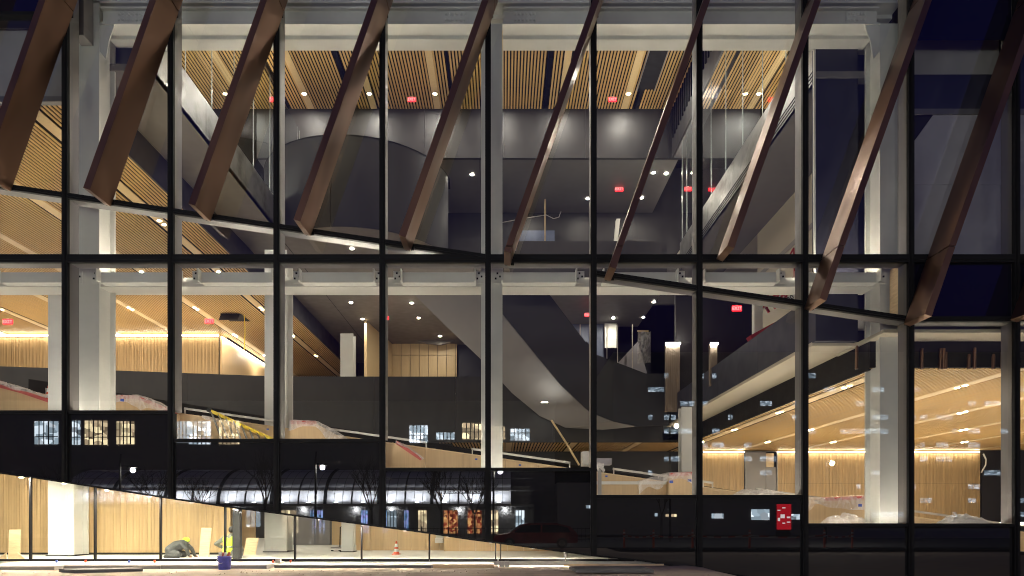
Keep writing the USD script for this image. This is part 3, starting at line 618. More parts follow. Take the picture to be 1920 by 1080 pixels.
#SECTION3
# ------------------------------------------------------------------ lamps
emit('lamp', (1.0, 0.90, 0.75), 120.0)
emit('spot_lamp', (1.0, 0.92, 0.82), 250.0)
emit('lobby_lamp', (1.0, 0.90, 0.75), 16.0)
emit('sill_lamp', (1.0, 0.90, 0.76), 15.0)
emit('round_lamp', (1.0, 0.97, 0.88), 7.0)
emit('edge_lamp', (1.0, 0.88, 0.70), 700.0)
emit('cove', (1.0, 0.88, 0.66), 2.6)
emit('cove_bright', (1.0, 0.93, 0.82), 12.0)
emit('up_light', (1.0, 0.88, 0.70), 6.5)
emit('up_dim', (1.0, 0.88, 0.70), 4.0)
emit('exit_red', (1.0, 0.012, 0.018), 0.55)
emit('exit_letter', (1.0, 0.5, 0.45), 0.16)
mat('lamp_trim', (0.7, 0.7, 0.68), 0.4)
proto = {}
def ring(r, c):
    v, f = lathe([(r + .03, .0), (r + .03, -.012), (r + .004, -.012), (r + .004, .0)], c, 16)
    return v[:-2], f[(f < len(v) - 2).all(1)]
def downlight(x, y, z, label, group, r=.075, pair=True, m='lamp'):
    key = (m, pair, r)
    if key not in proto:
        t = thing('downlight', label, 'ceiling lamp', (x, y, z), group=group)
        for dy in ((-.2, .2) if pair else (0,)):
            part(t, 'trim_ring', ring(r, (x, y + dy, z - .002)), 'lamp_trim')
            a = np.linspace(0, 2*math.pi, 16, endpoint=False)
            v = np.array([[x + r*math.cos(q), y + dy + r*math.sin(q), z - .009] for q in a] + [[x, y + dy, z - .009]])
            part(t, 'lens', (v, np.array([[16, (k+1) % 16, k] for k in range(16)])), m)
        proto[key] = t
    else: copy(proto[key], (x, y, z), label, group=group)
ordn = ['first', 'second', 'third', 'fourth', 'fifth', 'sixth', 'seventh', 'eighth', 'ninth']
rows = ['nearest the glass', 'second from the glass', 'third from the glass', 'farthest from the glass']
for k, px_ in enumerate(PL):
    for q, Y in enumerate((4.0, 10.2, 16.4, 22.6)): downlight(px_, Y, ZL - .006, 'twin lamp %s on the %s left ceiling plank from the atrium' % (rows[q], ordn[k]), 'twin lamps in the left ceiling')
for q, Y in enumerate((28.8, 35.0)):
    for k, px_ in enumerate(PL[:2]): downlight(px_, Y, ZL - .006, 'far twin lamp beyond the oak wall corner, %s plank, row %s' % (ordn[k], ordn[q]), 'twin lamps in the left ceiling')
for k, px_ in enumerate(PR[:5]):
    for q, Y in enumerate((4.5, 10.5, 16.5, 22.5)): downlight(px_, Y, ZR - .006, 'twin lamp %s on the %s right ceiling plank from the atrium' % (rows[q], ordn[k]), 'twin lamps in the right ceiling')
for k, px_ in enumerate(PU):
    downlight(px_, 7.5, ZU - .006, 'twin lamp midway on the %s atrium ceiling plank from the left' % ordn[k], 'twin lamps in the atrium ceiling')
    downlight(px_, 17.6, ZU - .006, 'lamp by the dark wall on the %s atrium ceiling plank from the left' % ordn[k], 'wall washing lamps in the atrium ceiling', r=.09, pair=False, m='spot_lamp')
def spots(lst, z, label, group, where):
    for k, (p, q) in enumerate(lst):
        s = (971 - q) / (z - CZ); Y = S*D/s - D
        downlight((p - 945)/s, Y, z - .012, label % where[k], group, r=.09, pair=False)
spots([(885, 327), (1102, 372), (1225, 324), (1203, 371), (1249, 325), (993, 374), (1330, 369), (1434, 369)][:6], 21.62, 'single lamp in the upper dark soffit %s', 'lamps in the upper dark soffit', ['right of the curved drum', 'left of the hanging exit sign', 'at upper right beside the glass screen', 'just behind the edge-on fin', 'next to the right glass screen', 'just right of the central column fin'])
spots([(660, 466), (658, 567), (772, 568), (785, 596), (680, 598), (785 + 40, 630)], 15.4, 'single lamp in the brown soffit %s', 'lamps in the brown soffit', ['just below the drum', 'left of the oak panel wall', 'above the left end of the far oak panels', 'above the middle of the far oak panels', 'close to the slim white column', 'lowest above the far oak panels'])
spots([(1226, 566), (1207, 595), (1103, 592), (1150, 596)], 15.4, 'single lamp in the grey soffit behind the stair, %s', 'lamps in the grey soffit', ['highest at the right', 'lower one at the right', 'beside the red exit sign', 'small one in the middle'])
# big round lamp under the stair
downlight(X(1021, 20.2), 20.2, Z(754, 20.2), 'large bright round lamp under the raked stair', 'lamp under the stair', r=.2, pair=False, m='round_lamp')
# cove lights: lines along the tops of the oak walls
cvl = thing('cove_light', 'bright linear cove light along the top of the left oak wall', 'linear lamp', (X(250, 28), 28.2, ZL - .2), group='linear lamps above the oak walls')
part(cvl, 'lamp_strip', box(-36, X(410, 28.3), 28.25, 28.33, ZL - .2, ZL - .12), 'cove')
part(cvl, 'lamp_strip', box(X(411, 28.5) + .2, X(411, 28.5) + .28, 28.4, 41.5, ZL - .3, ZL - .22), 'cove')
cvr = thing('cove_light', 'bright linear cove light along the top of the right oak wall', 'linear lamp', (X(1600, 27.3), 27.3, ZR - .15), group='linear lamps above the oak walls')
part(cvr, 'lamp_strip', box(X(1320, 27.3), X(1396, 27.3), 27.35, 27.42, ZR - .18, ZR - .10), 'cove')
part(cvr, 'lamp_strip', box(X(1459, 27.3), X(1838, 27.3), 27.35, 27.42, ZR - .18, ZR - .10), 'cove')
# up lights resting behind parapets
emit('up_soft', (1.0, 0.90, 0.76), 5.5)
def uplight(label, x0, x1, y0, y1, z, m='up_light'):
    t = thing('uplight_trough', label, 'linear lamp', ((x0 + x1)/2, (y0 + y1)/2, z), group='up lights behind parapets')
    part(t, 'housing', box(x0, x1, y0, y1, z, z + .08), 'white_steel')
    part(t, 'lamp_strip', box(x0 + .02, x1 - .02, y0 + .02, y1 - .02, z + .081, z + .088), m)
uplight('up light trough on the left gallery behind the dark parapet', -34, -14.5, 23.2, 23.5, 9.0)
uplight('up light trough on the ramp at left behind the inner panel', -26, -14.2, 7.2, 7.5, 4.6)
uplight('up light trough on the ramp at right behind the inner panel', 10, 30, 7.2, 7.5, 1.0, 'up_dim')
uplight('up light trough on the floor below the right ceiling', 12, 34, 18.0, 18.3, 0.8, 'up_dim')
uplight('up light trough on the parapet of the upper left gallery', -12.4, -11.6, 3, 18, 16.75, 'up_soft')
uplight('up light trough on the parapet of the upper right gallery', 10.3, 11.0, 3, 18, 16.55, 'up_soft')
uplight('up light trough behind the middle dark parapet', -7.5, -1, 23.4, 23.7, 9.0)
# lamps on the slab behind each sill and on top of the tubes, hidden from the street
bayn = ['leftmost bay', 'wide column bay', 'ladder bay', 'plastic box bay', 'red foam bay', 'bay right of the central column', 'blue tape bay', 'service door bay', 'right column bay', 'last full bay', 'end bay']
for i in range(0, 11):
    x0, x1 = M(bx(i)) + .5, M(bx(i + 1)) - .5
    uplight('linear lamp on the slab behind the sill of the ' + bayn[i], x0, x1, .62, .74, Z(sill(i)) - .34, 'sill_lamp')
    if i < 9: uplight('linear lamp on top of the horizontal tube in the ' + bayn[i], x0, x1, 1.30, 1.42, Z(512, 1.3) - .20, 'sill_lamp')
# lobby lamps
for k, p in enumerate((-30, 40, 120, 200, 280, 360, 440, 520, 600, 680, 760, 840, 920, 1000, 1060)):
    c_ = Z(curve(p), 0); downlight(X(p, .12), .12, c_ - .004, 'small lamp in the black curved lower edge, %s from the left' % (ordn + ['tenth', 'eleventh', 'twelfth', 'thirteenth', 'fourteenth', 'fifteenth'])[k], 'small lamps in the curved lower edge', r=round(.012 + .014 * (c_ + .13), 3), pair=False, m='edge_lamp')
for k, (p, w) in enumerate(((-40, 'at the far left'), (28, 'left of the first lobby column'), (215, 'right of the first lobby column'), (300, 'left of the crouching person'), (420, 'above the bucket'), (540, 'left of the lobby doors'), (660, 'right of the lobby doors'), (780, 'above the traffic cone'), (880, 'left of the double post'), (975, 'right of the double post'), (1040, 'at the right tip'))):
    downlight(X(p, .95), .95, Z(curve(p), 0) + .53, 'recessed lamp by the glass in the low lobby soffit ' + w, 'lamps in the lobby soffit', r=.12, pair=False, m='lobby_lamp')
    if p < 430: downlight(X(p, 2.3), 2.3, Z(curve(p), 0) + .53, 'recessed lamp by the oak wall, low lobby soffit, ' + w, 'lamps in the lobby soffit', r=.1, pair=False, m='lobby_lamp')
for p, Y, w in ((520, 7, 'before the white column'), (620, 8, 'before the doors'), (740, 5, 'left of the steps'), (880, 4.5, 'before the tall oak boards'), (1000, 4.5, 'at the right end'), (600, 4.5, 'behind the trolley'), (480, 9, 'behind the oak wall end')):
    downlight(X(p, Y), Y, 3.19 if p < 700 else 2.39, 'recessed lamp in the higher lobby soffit ' + w, 'lamps in the deep lobby soffit', r=.16, pair=False, m='lobby_lamp')
# exit signs
def exit_sign(px, py, Y, label, w=.42):
    x, z = X(px, Y), Z(py, Y); t = thing('exit_sign', label, 'exit sign', (x, Y, z - w*.27), group='lit red exit signs')
    part(t, 'case', box(x - w/2, x + w/2, Y, Y + .06, z - w*.27, z + w*.27), 'exit_red')
    tx = meshkit.text_mesh('EXIT', w*.32, .004, bold=True); v = np.array(tx.vertices); v[:, 0] -= v[:, 0].mean() ; c = (v[:, 0].max() + v[:, 0].min())/2
    part(t, 'lettering', (np.stack([x + v[:, 0] - c, Y - .003 - v[:, 2], z - w*.16 + v[:, 1]], 1), np.array(tx.faces)), 'exit_letter')
    part(t, 'canopy', box(x - .06, x + .06, Y + .01, Y + .05, z + w*.27, z + w*.36), 'lamp_trim')
exit_sign(772, 186, 16.5, 'lit red exit sign left of centre under the slatted atrium ceiling')
exit_sign(1149, 186, 16.5, 'lit red exit sign right of centre under the slatted atrium ceiling')
exit_sign(512, 186, 16.5, 'lit red exit sign beside the left glass screen')
exit_sign(1161, 354, 22.5, 'lit red exit sign hanging in the upper dark soffit', .5)
exit_sign(1290, 354, 19.0, 'lit red exit sign at the right gallery glass', .4)
exit_sign(14, 603, 20, 'lit red exit sign at the far left under the oak ceiling', .55)
exit_sign(392, 602, 20, 'lit red exit sign below the oak plank near the ceiling hatch', .5)
exit_sign(1102, 590, 26, 'lit red exit sign behind the stair', .4)
exit_sign(722, 596, 26, 'lit red exit sign half hidden by a black mullion', .45)
exit_sign(1382, 578, 16, 'brightest lit red exit sign at the right gallery near the lift', .5)
#SECTION4
# ------------------------------------------------------------------ things on and behind the ramp
mat('blue_board', (0.07, 0.085, 0.14), 0.5, var=0.2)
def plastic(name, tint, a):
    L[name] = usdkit.material(stage, f'/World/Looks/{name}', {
        'p': ('principled_bsdf', {'base_color': tint, 'roughness': 0.16, 'specular_ior_level': 1.0}), 't': ('transparent_bsdf', {'color': (0.97, 0.95, 0.94)}),
        'g': ('geometry', {}), 'mp': ('mapping', {'scale': (3.0, 5.0, 1.6), 'rotation': (0.3, 0.5, 0.2)}), 'n': ('noise_texture', {'scale': 1.1, 'detail': 3.0, 'roughness': 0.5, 'distortion': 1.6}), 'b': ('bump', {'strength': 0.8, 'distance': 0.14}),
        'mr': ('map_range', {'from_min': 0.42, 'from_max': 0.62, 'to_min': a - .15, 'to_max': a + .18, 'clamp': True}), 'm': ('mix_closure', {})},
        [('g.position', 'mp.vector'), ('mp.vector', 'n.vector'), ('n.fac', 'b.height'), ('b.normal', 'p.normal'), ('n.fac', 'mr.value'), ('mr.result', 'm.fac'), ('t.BSDF', 'm.closure1'), ('p.BSDF', 'm.closure2')], surface='m.closure')
plastic('plastic_film', (0.85, 0.80, 0.77), 0.42)
mat('red_foam', (0.48, 0.10, 0.09), 0.7, var=0.2, scale=(8, 8, 8), bump=0.2)
mat('blue_tape', (0.05, 0.10, 0.45), 0.6)
mat('yellow_fibre', (0.62, 0.44, 0.02), 0.45)
mat('orange_plastic', (0.75, 0.10, 0.03), 0.45)
mat('white_band', (0.75, 0.74, 0.70), 0.5)
mat('rubber', (0.02, 0.02, 0.02), 0.7)
def drape(line, Y, back, drop, seed, n=40):
    pts = np.array([[X(p, Y), Z(q, Y)] for p, q in line]); t = np.linspace(0, 1, len(pts)); us = np.linspace(0, 1, n)
    def fn(u, v):
        x, z = np.interp(u, t, pts[:, 0]), np.interp(u, t, pts[:, 1])
        d = drop * (.55 + .75 * meshkit.noise(np.array([u * 5, seed, 0.0])))
        w = meshkit.noise(np.array([x * 5, v * 4.0, seed])) - .5; w2 = meshkit.noise(np.array([x * 13, v * 7, seed + 3.])) - .5
        if v < .35: k = v / .35; return (x + .03*w, Y + back * (1 - k), z + .035 + .03*w + .02*w2)
        k = (v - .35) / .65; return (x + .10*w*k, Y - .03 - .07*k - .05*w*k - .05*w2, z + .03 - d * k)
    return grid(fn, us, np.linspace(0, 1, 14))
def wrapped(label, board, line, Y=3.1, drop=.25, seed=1, foam=None, tape=(), back=.28):
    t = thing('stair_end', label, 'parapet end', (X(board[0][0], Y), Y, Z(board[-1][1], Y)), group='oak parapet ends under plastic')
    part(t, 'oak_end', ext([(X(p, Y), Z(q, Y)) for p, q in board], Y, Y + .3), 'oak_panel')
    if foam:
        for a, b in zip(foam[:-1], foam[1:]): part(t, 'foam_pad', bar((X(a[0], Y), Y + .02, Z(a[1], Y)), (X(b[0], Y), Y + .02, Z(b[1], Y)), .16, .11), 'red_foam')
    if line: part(t, 'plastic_sheet', drape(line, Y - .03, back, drop, seed), 'plastic_film', smooth=True)
    for p, q in tape: part(t, 'tape', box(X(p, Y) - .06, X(p, Y) + .06, Y - .13, Y - .12, Z(q, Y) - .04, Z(q, Y) + .05), 'blue_tape')
wrapped('oak stair side at the far left under red foam and clear plastic', [(-60, 706), (122, 759), (122, 800), (-60, 800)], [(-60, 700), (0, 716), (40, 728), (122, 755)], foam=[(-60, 708), (42, 735), (122, 762)], drop=.12, seed=1)
wrapped('oak parapet end with pink plastic tied by blue tape beside the wide column', [(200, 744), (262, 746), (330, 776), (330, 800), (200, 800)], [(196, 741), (258, 742), (290, 752), (330, 772)], drop=.42, seed=2, foam=[(200, 745), (258, 745), (330, 775)], tape=[(233, 752)])
wrapped('bare oak parapet end behind the yellow ladder', [(358, 778), (440, 797), (505, 830), (505, 850), (358, 850)], [(380, 780), (400, 784), (408, 792)], drop=.12, seed=3)
wrapped('oak box end with plastic draped over its right side, left of the red foam strip', [(546, 793), (590, 793), (650, 826), (650, 850), (546, 850)], [(543, 789), (592, 790), (620, 805), (655, 826)], drop=.36, seed=4, foam=[(546, 792), (592, 793)])
wrapped('oak parapet end with a red foam strip sloping down left of the central column', [(736, 829), (797, 866), (797, 900), (736, 900)], [(742, 828), (765, 838), (795, 860)], drop=.08, seed=5, foam=[(744, 830), (790, 861)])
wrapped('oak parapet end with bunched clear plastic and two blue tapes', [(1254, 893), (1299, 890), (1299, 950), (1254, 950)], [(1197, 904), (1225, 896), (1256, 887), (1298, 886)], drop=.38, seed=6, tape=[(1257, 904), (1291, 902)], foam=[(1256, 890), (1298, 888)])
wrapped('long oak parapet end under white plastic left of the right white column', [(1512, 938), (1622, 936), (1622, 1000), (1512, 1000)], [(1510, 934), (1560, 934), (1621, 930)], drop=.40, seed=7, tape=[(1609, 948)], foam=[(1545, 936), (1621, 933)])
def heap(label, p0, p1, y0, y1, Y, m, seed, name='plastic_heap', cat='plastic sheet'):
    x0, x1, z0, z1 = X(p0, Y), X(p1, Y), Z(y1, Y), Z(y0, Y)
    def fn(u, v):
        a = math.sin(math.pi * u) ** .5 * math.sin(math.pi * v) ** .6
        nz = meshkit.noise(np.array([u * 6, v * 4, seed])) * .6 + meshkit.noise(np.array([u * 15, v * 9, seed])) * .4
        return (x0 + (x1 - x0) * u, Y - .3 + .6 * v, z0 + (z1 - z0) * a * (.5 + nz))
    solo(name, grid(fn, np.linspace(0, 1, 40), np.linspace(0, 1, 16)), m, label, cat, smooth=True)
heap('crumpled clear plastic lying at the sill beside the right white column', 1545, 1625, 964, 981, 1.9, 'plastic_film', 3.0)
heap('grey wrapped bundle lying at the sill below the right oak wall', 1765, 1852, 966, 981, 1.9, 'grey_panel', 5.0, 'wrapped_bundle', 'bundle')
heap('small crumpled plastic on the ramp before the grey service door', 1375, 1470, 918, 929, 3.2, 'plastic_film', 9.0)
for k, (p, q) in enumerate(((502, 805), (893, 861), (1137, 893), (975, 872))):
    solo('tape_piece', box(X(p, YR) - .04, X(p, YR) + .04, YR - .012, YR - .004, Z(q, YR) - .03, Z(q, YR) + .03), 'blue_tape', ['small blue tape piece on the oak boards right of the ladder', 'small blue tape piece on oak left of the central column', 'small blue tape piece on the oak boards beside the grey cover', 'small blue tape piece near the sill right of the central column'][k], 'tape')
# yellow ladder
ld = thing('ladder', 'yellow fibreglass ladder lying across the oak parapet', 'ladder', P(512, 826, 2.6))
r0, r1 = P(392, 769, 2.8), P(516, 826, 2.5); off = P(415, 828, 2.4) - P(393, 770, 2.8)
part(ld, 'rail', bar(r0, r1, .05, .10), 'yellow_fibre'); part(ld, 'rail', bar(r0 + off, r1 + off, .05, .09), 'yellow_fibre')
for k in range(9):
    c = r0 + (r1 - r0) * (.03 + .116 * k); part(ld, 'rung', bar(c, c + off, .05, .035), 'brushed_metal')
part(ld, 'end_cap', bar(r0 - (r1 - r0) * .02, r0 + (r1 - r0) * .035, .09, .14), 'rubber')
def cone(loc, label, h=.46):
    t = thing('traffic_cone', label, 'traffic cone', loc, group='orange and white traffic cones')
    x, y, z = loc; r = lambda k: h * (.24 - .19 * k)
    part(t, 'base', box(x - h*.28, x + h*.28, y - h*.28, y + h*.28, z, z + .03), 'orange_plastic')
    for a, b, m in ((.06, .2, 'orange_plastic'), (.2, .42, 'white_band'), (.42, .56, 'orange_plastic'), (.56, .8, 'white_band'), (.8, 1.0, 'orange_plastic')):
        part(t, 'band' if m == 'white_band' else 'cone_body', lathe([(r(a), h*a), (r(b), h*b)], (x, y, z), 20), m, smooth=30)
cone((X(743, 3.6), 3.6, 0.0), 'traffic cone on the lobby floor in front of the low oak wall')
cone((X(92, 3.3), 3.3, Z(753, 3.3)), 'traffic cone standing on the ramp at the far left', .56)
# wooden pole, cartons, cover on a post
solo('wooden_pole', tube([P(1034, 788, 4.6), P(1060, 828, 4.4), P(1086, 872, 4.2)], .035, 8), 'oak_light', 'long wooden pole leaning over the ramp under the round lamp', 'pole')
ct = thing('carton', 'open pale cardboard carton standing on the ramp near the pole', 'carton', P(1120, 872, 4.4))
part(ct, 'box_body', box(X(1092, 4.4), X(1108, 4.4), 4.4, 4.9, Z(873, 4.4), Z(846, 4.4)), 'wall_white'); part(ct, 'flap', box(X(1108, 4.4), X(1147, 4.4), 4.4, 4.9, Z(871, 4.4), Z(859, 4.4)), 'lavender_panel')
cv = thing('covered_post', 'post end covered by grey plastic right of the sixth mullion', 'covered post', P(1124, 930, 3.2))
part(cv, 'post', box(X(1121, 3.2), X(1128, 3.2), 3.2, 3.3, Z(940, 3.2), Z(875, 3.2)), 'grey_panel')
part(cv, 'cover', drape([(1119, 868), (1132, 870)], 3.15, .2, .28, 11, 10), 'plastic_film', smooth=True)
# hatch in the left ceiling with a yellow cord, hatch in the upper ceiling
hx, hY = X(442, 24.5), 24.5
ht = thing('ceiling_hatch', 'open dark ceiling hatch in the left slatted ceiling', 'hatch', (hx, hY, ZL))
part(ht, 'opening', box(hx - .65, hx + .65, 23.6, 25.3, ZL - .025, ZL - .01), 'slat_backing'); part(ht, 'lid', hexa([[hx - .6, 23.6, ZL - .05], [hx + .6, 23.6, ZL - .05], [hx + .6, 23.64, ZL - .05], [hx - .6, 23.64, ZL - .05], [hx - .6, 23.3, ZL - .5], [hx + .6, 23.3, ZL - .5], [hx + .6, 23.34, ZL - .5], [hx - .6, 23.34, ZL - .5]]), 'slat_backing')
solo('yellow_cord', tube([(X(458, 24), 24, ZL), (X(458, 24) + .05, 24, ZL - 1), (X(458, 24), 24, ZL - 2.2)], .03, 6), 'yellow_fibre', 'yellow cord hanging from the open ceiling hatch', 'cord')
hx = X(1228, 15); ht = thing('ceiling_hatch', 'black square hatch in the slatted atrium ceiling at right', 'hatch', (hx, 14, ZU))
part(ht, 'opening', box(hx - .45, hx + .45, 12.8, 17.2, ZU - .03, ZU - .012), 'slat_backing'); part(ht, 'frame', join([box(hx - .5, hx - .45, 12.7, 17.3, ZU - .05, ZU - .01), box(hx + .45, hx + .5, 12.7, 17.3, ZU - .05, ZU - .01), box(hx - .45, hx + .45, 12.7, 12.8, ZU - .05, ZU - .01)]), 'grey_panel')
# red scissor lift on the right gallery
mat('lift_red', (0.36, 0.025, 0.03), 0.4)
lf = thing('scissor_lift', 'red lift with crossed arms and white lettered panel behind the right parapet', 'lift', (11.1, 9.2, 7.6))
def Q(p, q, Y=9.0): return P(p, q, Y)
for k in range(6):
    a, b = 1424 + 12*k, 1442 + 12*k; dy = -7 * k
    part(lf, 'scissor_arm', bar(Q(a, 586 + dy), Q(b, 556 + dy), .08, .10, (0, 1, 0)), 'lift_red'); part(lf, 'scissor_arm', bar(Q(a, 556 + dy, 9.3), Q(b, 586 + dy, 9.3), .08, .10, (0, 1, 0)), 'lift_red')
part(lf, 'chassis', bar(Q(1405, 636), Q(1500, 585), .5, .22), 'lift_red'); part(lf, 'platform_rail', bar(Q(1470, 500), Q(1488, 465), .06, .06, (0, 1, 0)), 'lift_red'); part(lf, 'platform_rail', bar(Q(1488, 465), Q(1490, 520), .06, .06, (0, 1, 0)), 'lift_red')
part(lf, 'mast', bar(Q(1420, 550), Q(1420, 632), .35, .3, (0, 1, 0)), 'wall_white')
sg = part(lf, 'white_panel', bar(Q(1466, 571, 8.8), Q(1494, 552, 8.8), .06, .24), 'white_band')
tx = meshkit.text_mesh('IE20', .17, .004, bold=True); v = np.array(tx.vertices); a_ = math.atan2(Z(552, 8.8) - Z(571, 8.8), X(1494, 8.8) - X(1466, 8.8)); o = Q(1469, 572, 8.76)
part(sg, 'lettering', (np.stack([o[0] + v[:, 0]*math.cos(a_) - v[:, 1]*math.sin(a_), o[1] - v[:, 2], o[2] + v[:, 0]*math.sin(a_) + v[:, 1]*math.cos(a_)], 1), np.array(tx.faces)), 'rubber')
mat('weathered_oak', (0.24, 0.18, 0.13), 0.55, var=0.3, scale=(14, 14, .6), island=.2)
# oak wall pieces with bright lamps behind the right gallery
for (p0, p1, q0, q1, qs, Yw, lab) in ((1248, 1275, 644, 752, 612, 19.5, 'oak wall end with a bright lamp line behind the gallery corner'), (1331, 1345, 645, 700, 577, 13.0, 'narrow oak wall end with a bright lamp line beside the red exit sign')):
    t = thing('oak_pier', lab, 'wall end', (X(p0, Yw), Yw, Z(q1, Yw)))
    n = 7
    for k in range(n):
        a, b = X(p0 + (p1 - p0)*k/n, Yw), X(p0 + (p1 - p0)*(k + 1)/n, Yw); part(t, 'oak_board', box(a + .004, b - .004, Yw, Yw + .2, Z(q1, Yw) - .6, Z(q0, Yw)), 'weathered_oak')
    part(t, 'lamp_strip', box(X(p0, Yw), X(p1, Yw), Yw - .12, Yw - .06, Z(q0 + 2, Yw), Z(q0 - 1, Yw)), 'cove_bright')
hs = thing('hanging_sheet', 'clear plastic sheet hanging in the deep opening behind the stair', 'plastic sheet', P(1205, 690, 24))
part(hs, 'sheet', grid(lambda u, v: (X(1196, 24) + .85*u + .06*math.sin(17*u), 24 + .12*math.sin(11*u + 2*v), Z(622, 24) - 2.0*v), np.linspace(0, 1, 30), np.linspace(0, 1, 12)), 'plastic_film', smooth=True)
part(hs, 'rail', box(X(1195, 24), X(1216, 24), 24, 24.06, Z(622, 24), Z(619, 24)), 'oak_light')

# things in the deep openings of the upper levels
dw = structure('wall'); Yo = 30.0
part(dw, 'white_panel', box(X(1134, Yo), X(1156, Yo), Yo, Yo + .1, Z(652, Yo), Z(606, Yo)), 'wall_white')
part(dw, 'ramp_side', ext([(X(1150, 27), Z(690, 27)), (X(1196, 27), Z(640, 27)), (X(1214, 27), Z(702, 27)), (X(1160, 27), Z(712, 27))], 27, 27.2), 'lavender_panel')
part(dw, 'blue_panel', box(X(1072, Yo), X(1133, Yo), Yo + .3, Yo + .4, Z(720, Yo), Z(600, Yo)), 'blue_board')
for p in (1088, 1138, 1158, 1186): part(dw, 'glass_post', box(X(p, 26.5) - .03, X(p, 26.5) + .03, 26.5, 26.56, Z(712, 26.5), Z(608, 26.5)), 'rail_metal')
part(dw, 'white_pier', hexa([[X(1147, 24), 24, 17], [X(1152, 24), 24, 17], [X(1152, 24), 24.4, 17], [X(1147, 24), 24.4, 17], [X(1156, 24), 24, Z(410, 24)], [X(1163, 24), 24, Z(410, 24)], [X(1163, 24), 24.4, Z(410, 24)], [X(1156, 24), 24.4, Z(410, 24)]]), 'wall_white')
part(dw, 'tall_pole', box(X(1022, 24) - .04, X(1022, 24) + .04, 24, 24.08, 16, 21.6), 'oak_light')
part(dw, 'blue_panel', box(X(960, 25.6), X(1040, 25.6), 25.6, 25.7, 16, Z(432, 25.6)), 'blue_board')
solo('loose_cable', tube([P(942, 417, 23.5), P(985, 409, 23.5), P(1024, 403, 23.5), P(1038, 410, 23.5), P(1048, 407, 23.5), P(1052, 396, 23.5)], .025, 6), 'rail_metal', 'thin loose cable strung behind the upper dark parapet', 'cable')
solo('white_hose', tube([P(1844, 851, 27.2), P(1849, 862, 27.2), P(1848, 872, 27.2), P(1840, 886, 27.2)], .05, 6), 'wall_white', 'white curved hose hanging at the end of the right oak wall', 'hose')

# conduits on the bulkhead of the right end bays
for k, (p, q0) in enumerate(((1606, 648), (1728, 653), (1763, 653), (1769, 653), (1773, 660), (1816, 664), (1827, 652), (1862, 664), (1879, 656), (1896, 656))):
    Yc = 1.42 if p > 1700 else 1.9
    solo('pipe_stub', tube([(X(p, Yc), Yc, Z(692, Yc)), (X(p, Yc) + .01, Yc, Z(q0 + 6, Yc)), (X(p, Yc) + .02, Yc, Z(q0, Yc))], [.05, .05, .035], 10), 'copper', ['capped pipe stub left of the right white column', 'leftmost pipe stub on the bulkhead in the last full bay', 'first of two touching pipe stubs on the dark bulkhead', 'taller of two touching pipe stubs on the dark bulkhead', 'short pipe stub just right of the touching pair', 'short pipe stub close left of the bulkhead tallest pipe', 'tallest thick pipe stub in the middle of the bulkhead', 'short pipe stub between the tallest pipe and the mullion', 'pipe stub seen against the mullion box in the last full bay', 'pipe stub right of the last mullion at the edge'][k], 'pipe', smooth=30)

# ------------------------------------------------------------------ lobby: people, boards, bucket
mat('cloth_grey', (0.055, 0.055, 0.055), 0.85, var=0.35, scale=(18, 18, 18), bump=0.5, bscale=30)
mat('cloth_light', (0.17, 0.165, 0.15), 0.85, var=0.15, scale=(10, 10, 10), bump=0.4, bscale=30)
mat('hivis', (0.42, 0.62, 0.03), 0.6, var=0.08)
mat('skin', (0.42, 0.25, 0.17), 0.55, var=0.05)
mat('hair', (0.02, 0.016, 0.014), 0.6)
def sph(c, r): return m3.Manifold.sphere(r, 18).translate([float(q) for q in c])
def body(bones, refine=.035, smooth=4):
    m = m3.Manifold()
    for (a, ra), (b, rb) in bones: m = m + m3.Manifold.batch_hull([sph(a, ra), sph(b, rb)])
    m = m.refine_to_length(refine); v, f, _ = meshkit.arrays(m); t = trimesh.Trimesh(v, f, process=True); trimesh.smoothing.filter_taubin(t, iterations=smooth); return tm(t)
def hand(c, d, side):                        # palm, four bent fingers and a thumb; c wrist, d direction
    c, d = np.array(c, float), np.array(d, float) / np.linalg.norm(d); s = np.cross(d, (0, 1, .3)); s /= np.linalg.norm(s); u = np.cross(s, d)
    b = [((c, .028), (c + d*.05 + s*.022, .020)), ((c, .028), (c + d*.05 - s*.022, .020))]
    for k, l in enumerate((.032, .040, .037, .028)):
        p = c + d*.075 + s*(.030 - .020*k); q = p + d*l - u*.012; b += [((c + d*.05 + s*(.022 - .015*k), .012), (p, .0095)), ((p, .0095), (q, .0085)), ((q, .0085), (q + d*l*.5 - u*.022, .0075))]
    b += [((c + d*.02, .014), (c + d*.045 + s*side*.045, .011)), ((c + d*.045 + s*side*.045, .011), (c + d*.075 + s*side*.05 - u*.01, .009))]
    return body(b, .012, 2)
def head(c, r=.105):                         # back of the head towards the camera; face looks along +y
    m = m3.Manifold.sphere(r, 40).scale([.80, .98, 1.12]) + m3.Manifold.sphere(.06, 24).scale([.85, 1, .8]).translate([0, r*.55, -r*.75]) + sph((0, r*.98, -r*.12), .017)
    m = m + sph((0, r*.94, -r*.55), .02) + m3.Manifold.sphere(.03, 16).scale([.3, .7, 1]).translate([r*.82, 0, -.01]) + m3.Manifold.sphere(.03, 16).scale([.3, .7, 1]).translate([-r*.82, 0, -.01])
    for sx in (-1, 1): m = m - sph((sx*r*.34, r*.98, .008), .016)
    v, f, _ = meshkit.arrays(m); return v + np.array(c), f
YP = 1.55; bx1 = X(333, YP)
o1 = np.array([bx1, YP, 0.0]); A = lambda x, y, z: o1 + np.array([x, y, z])
p1 = thing('person', 'person in grey plaid hooded jacket and lime cap crouching bent forward on the lobby floor', 'person', o1)
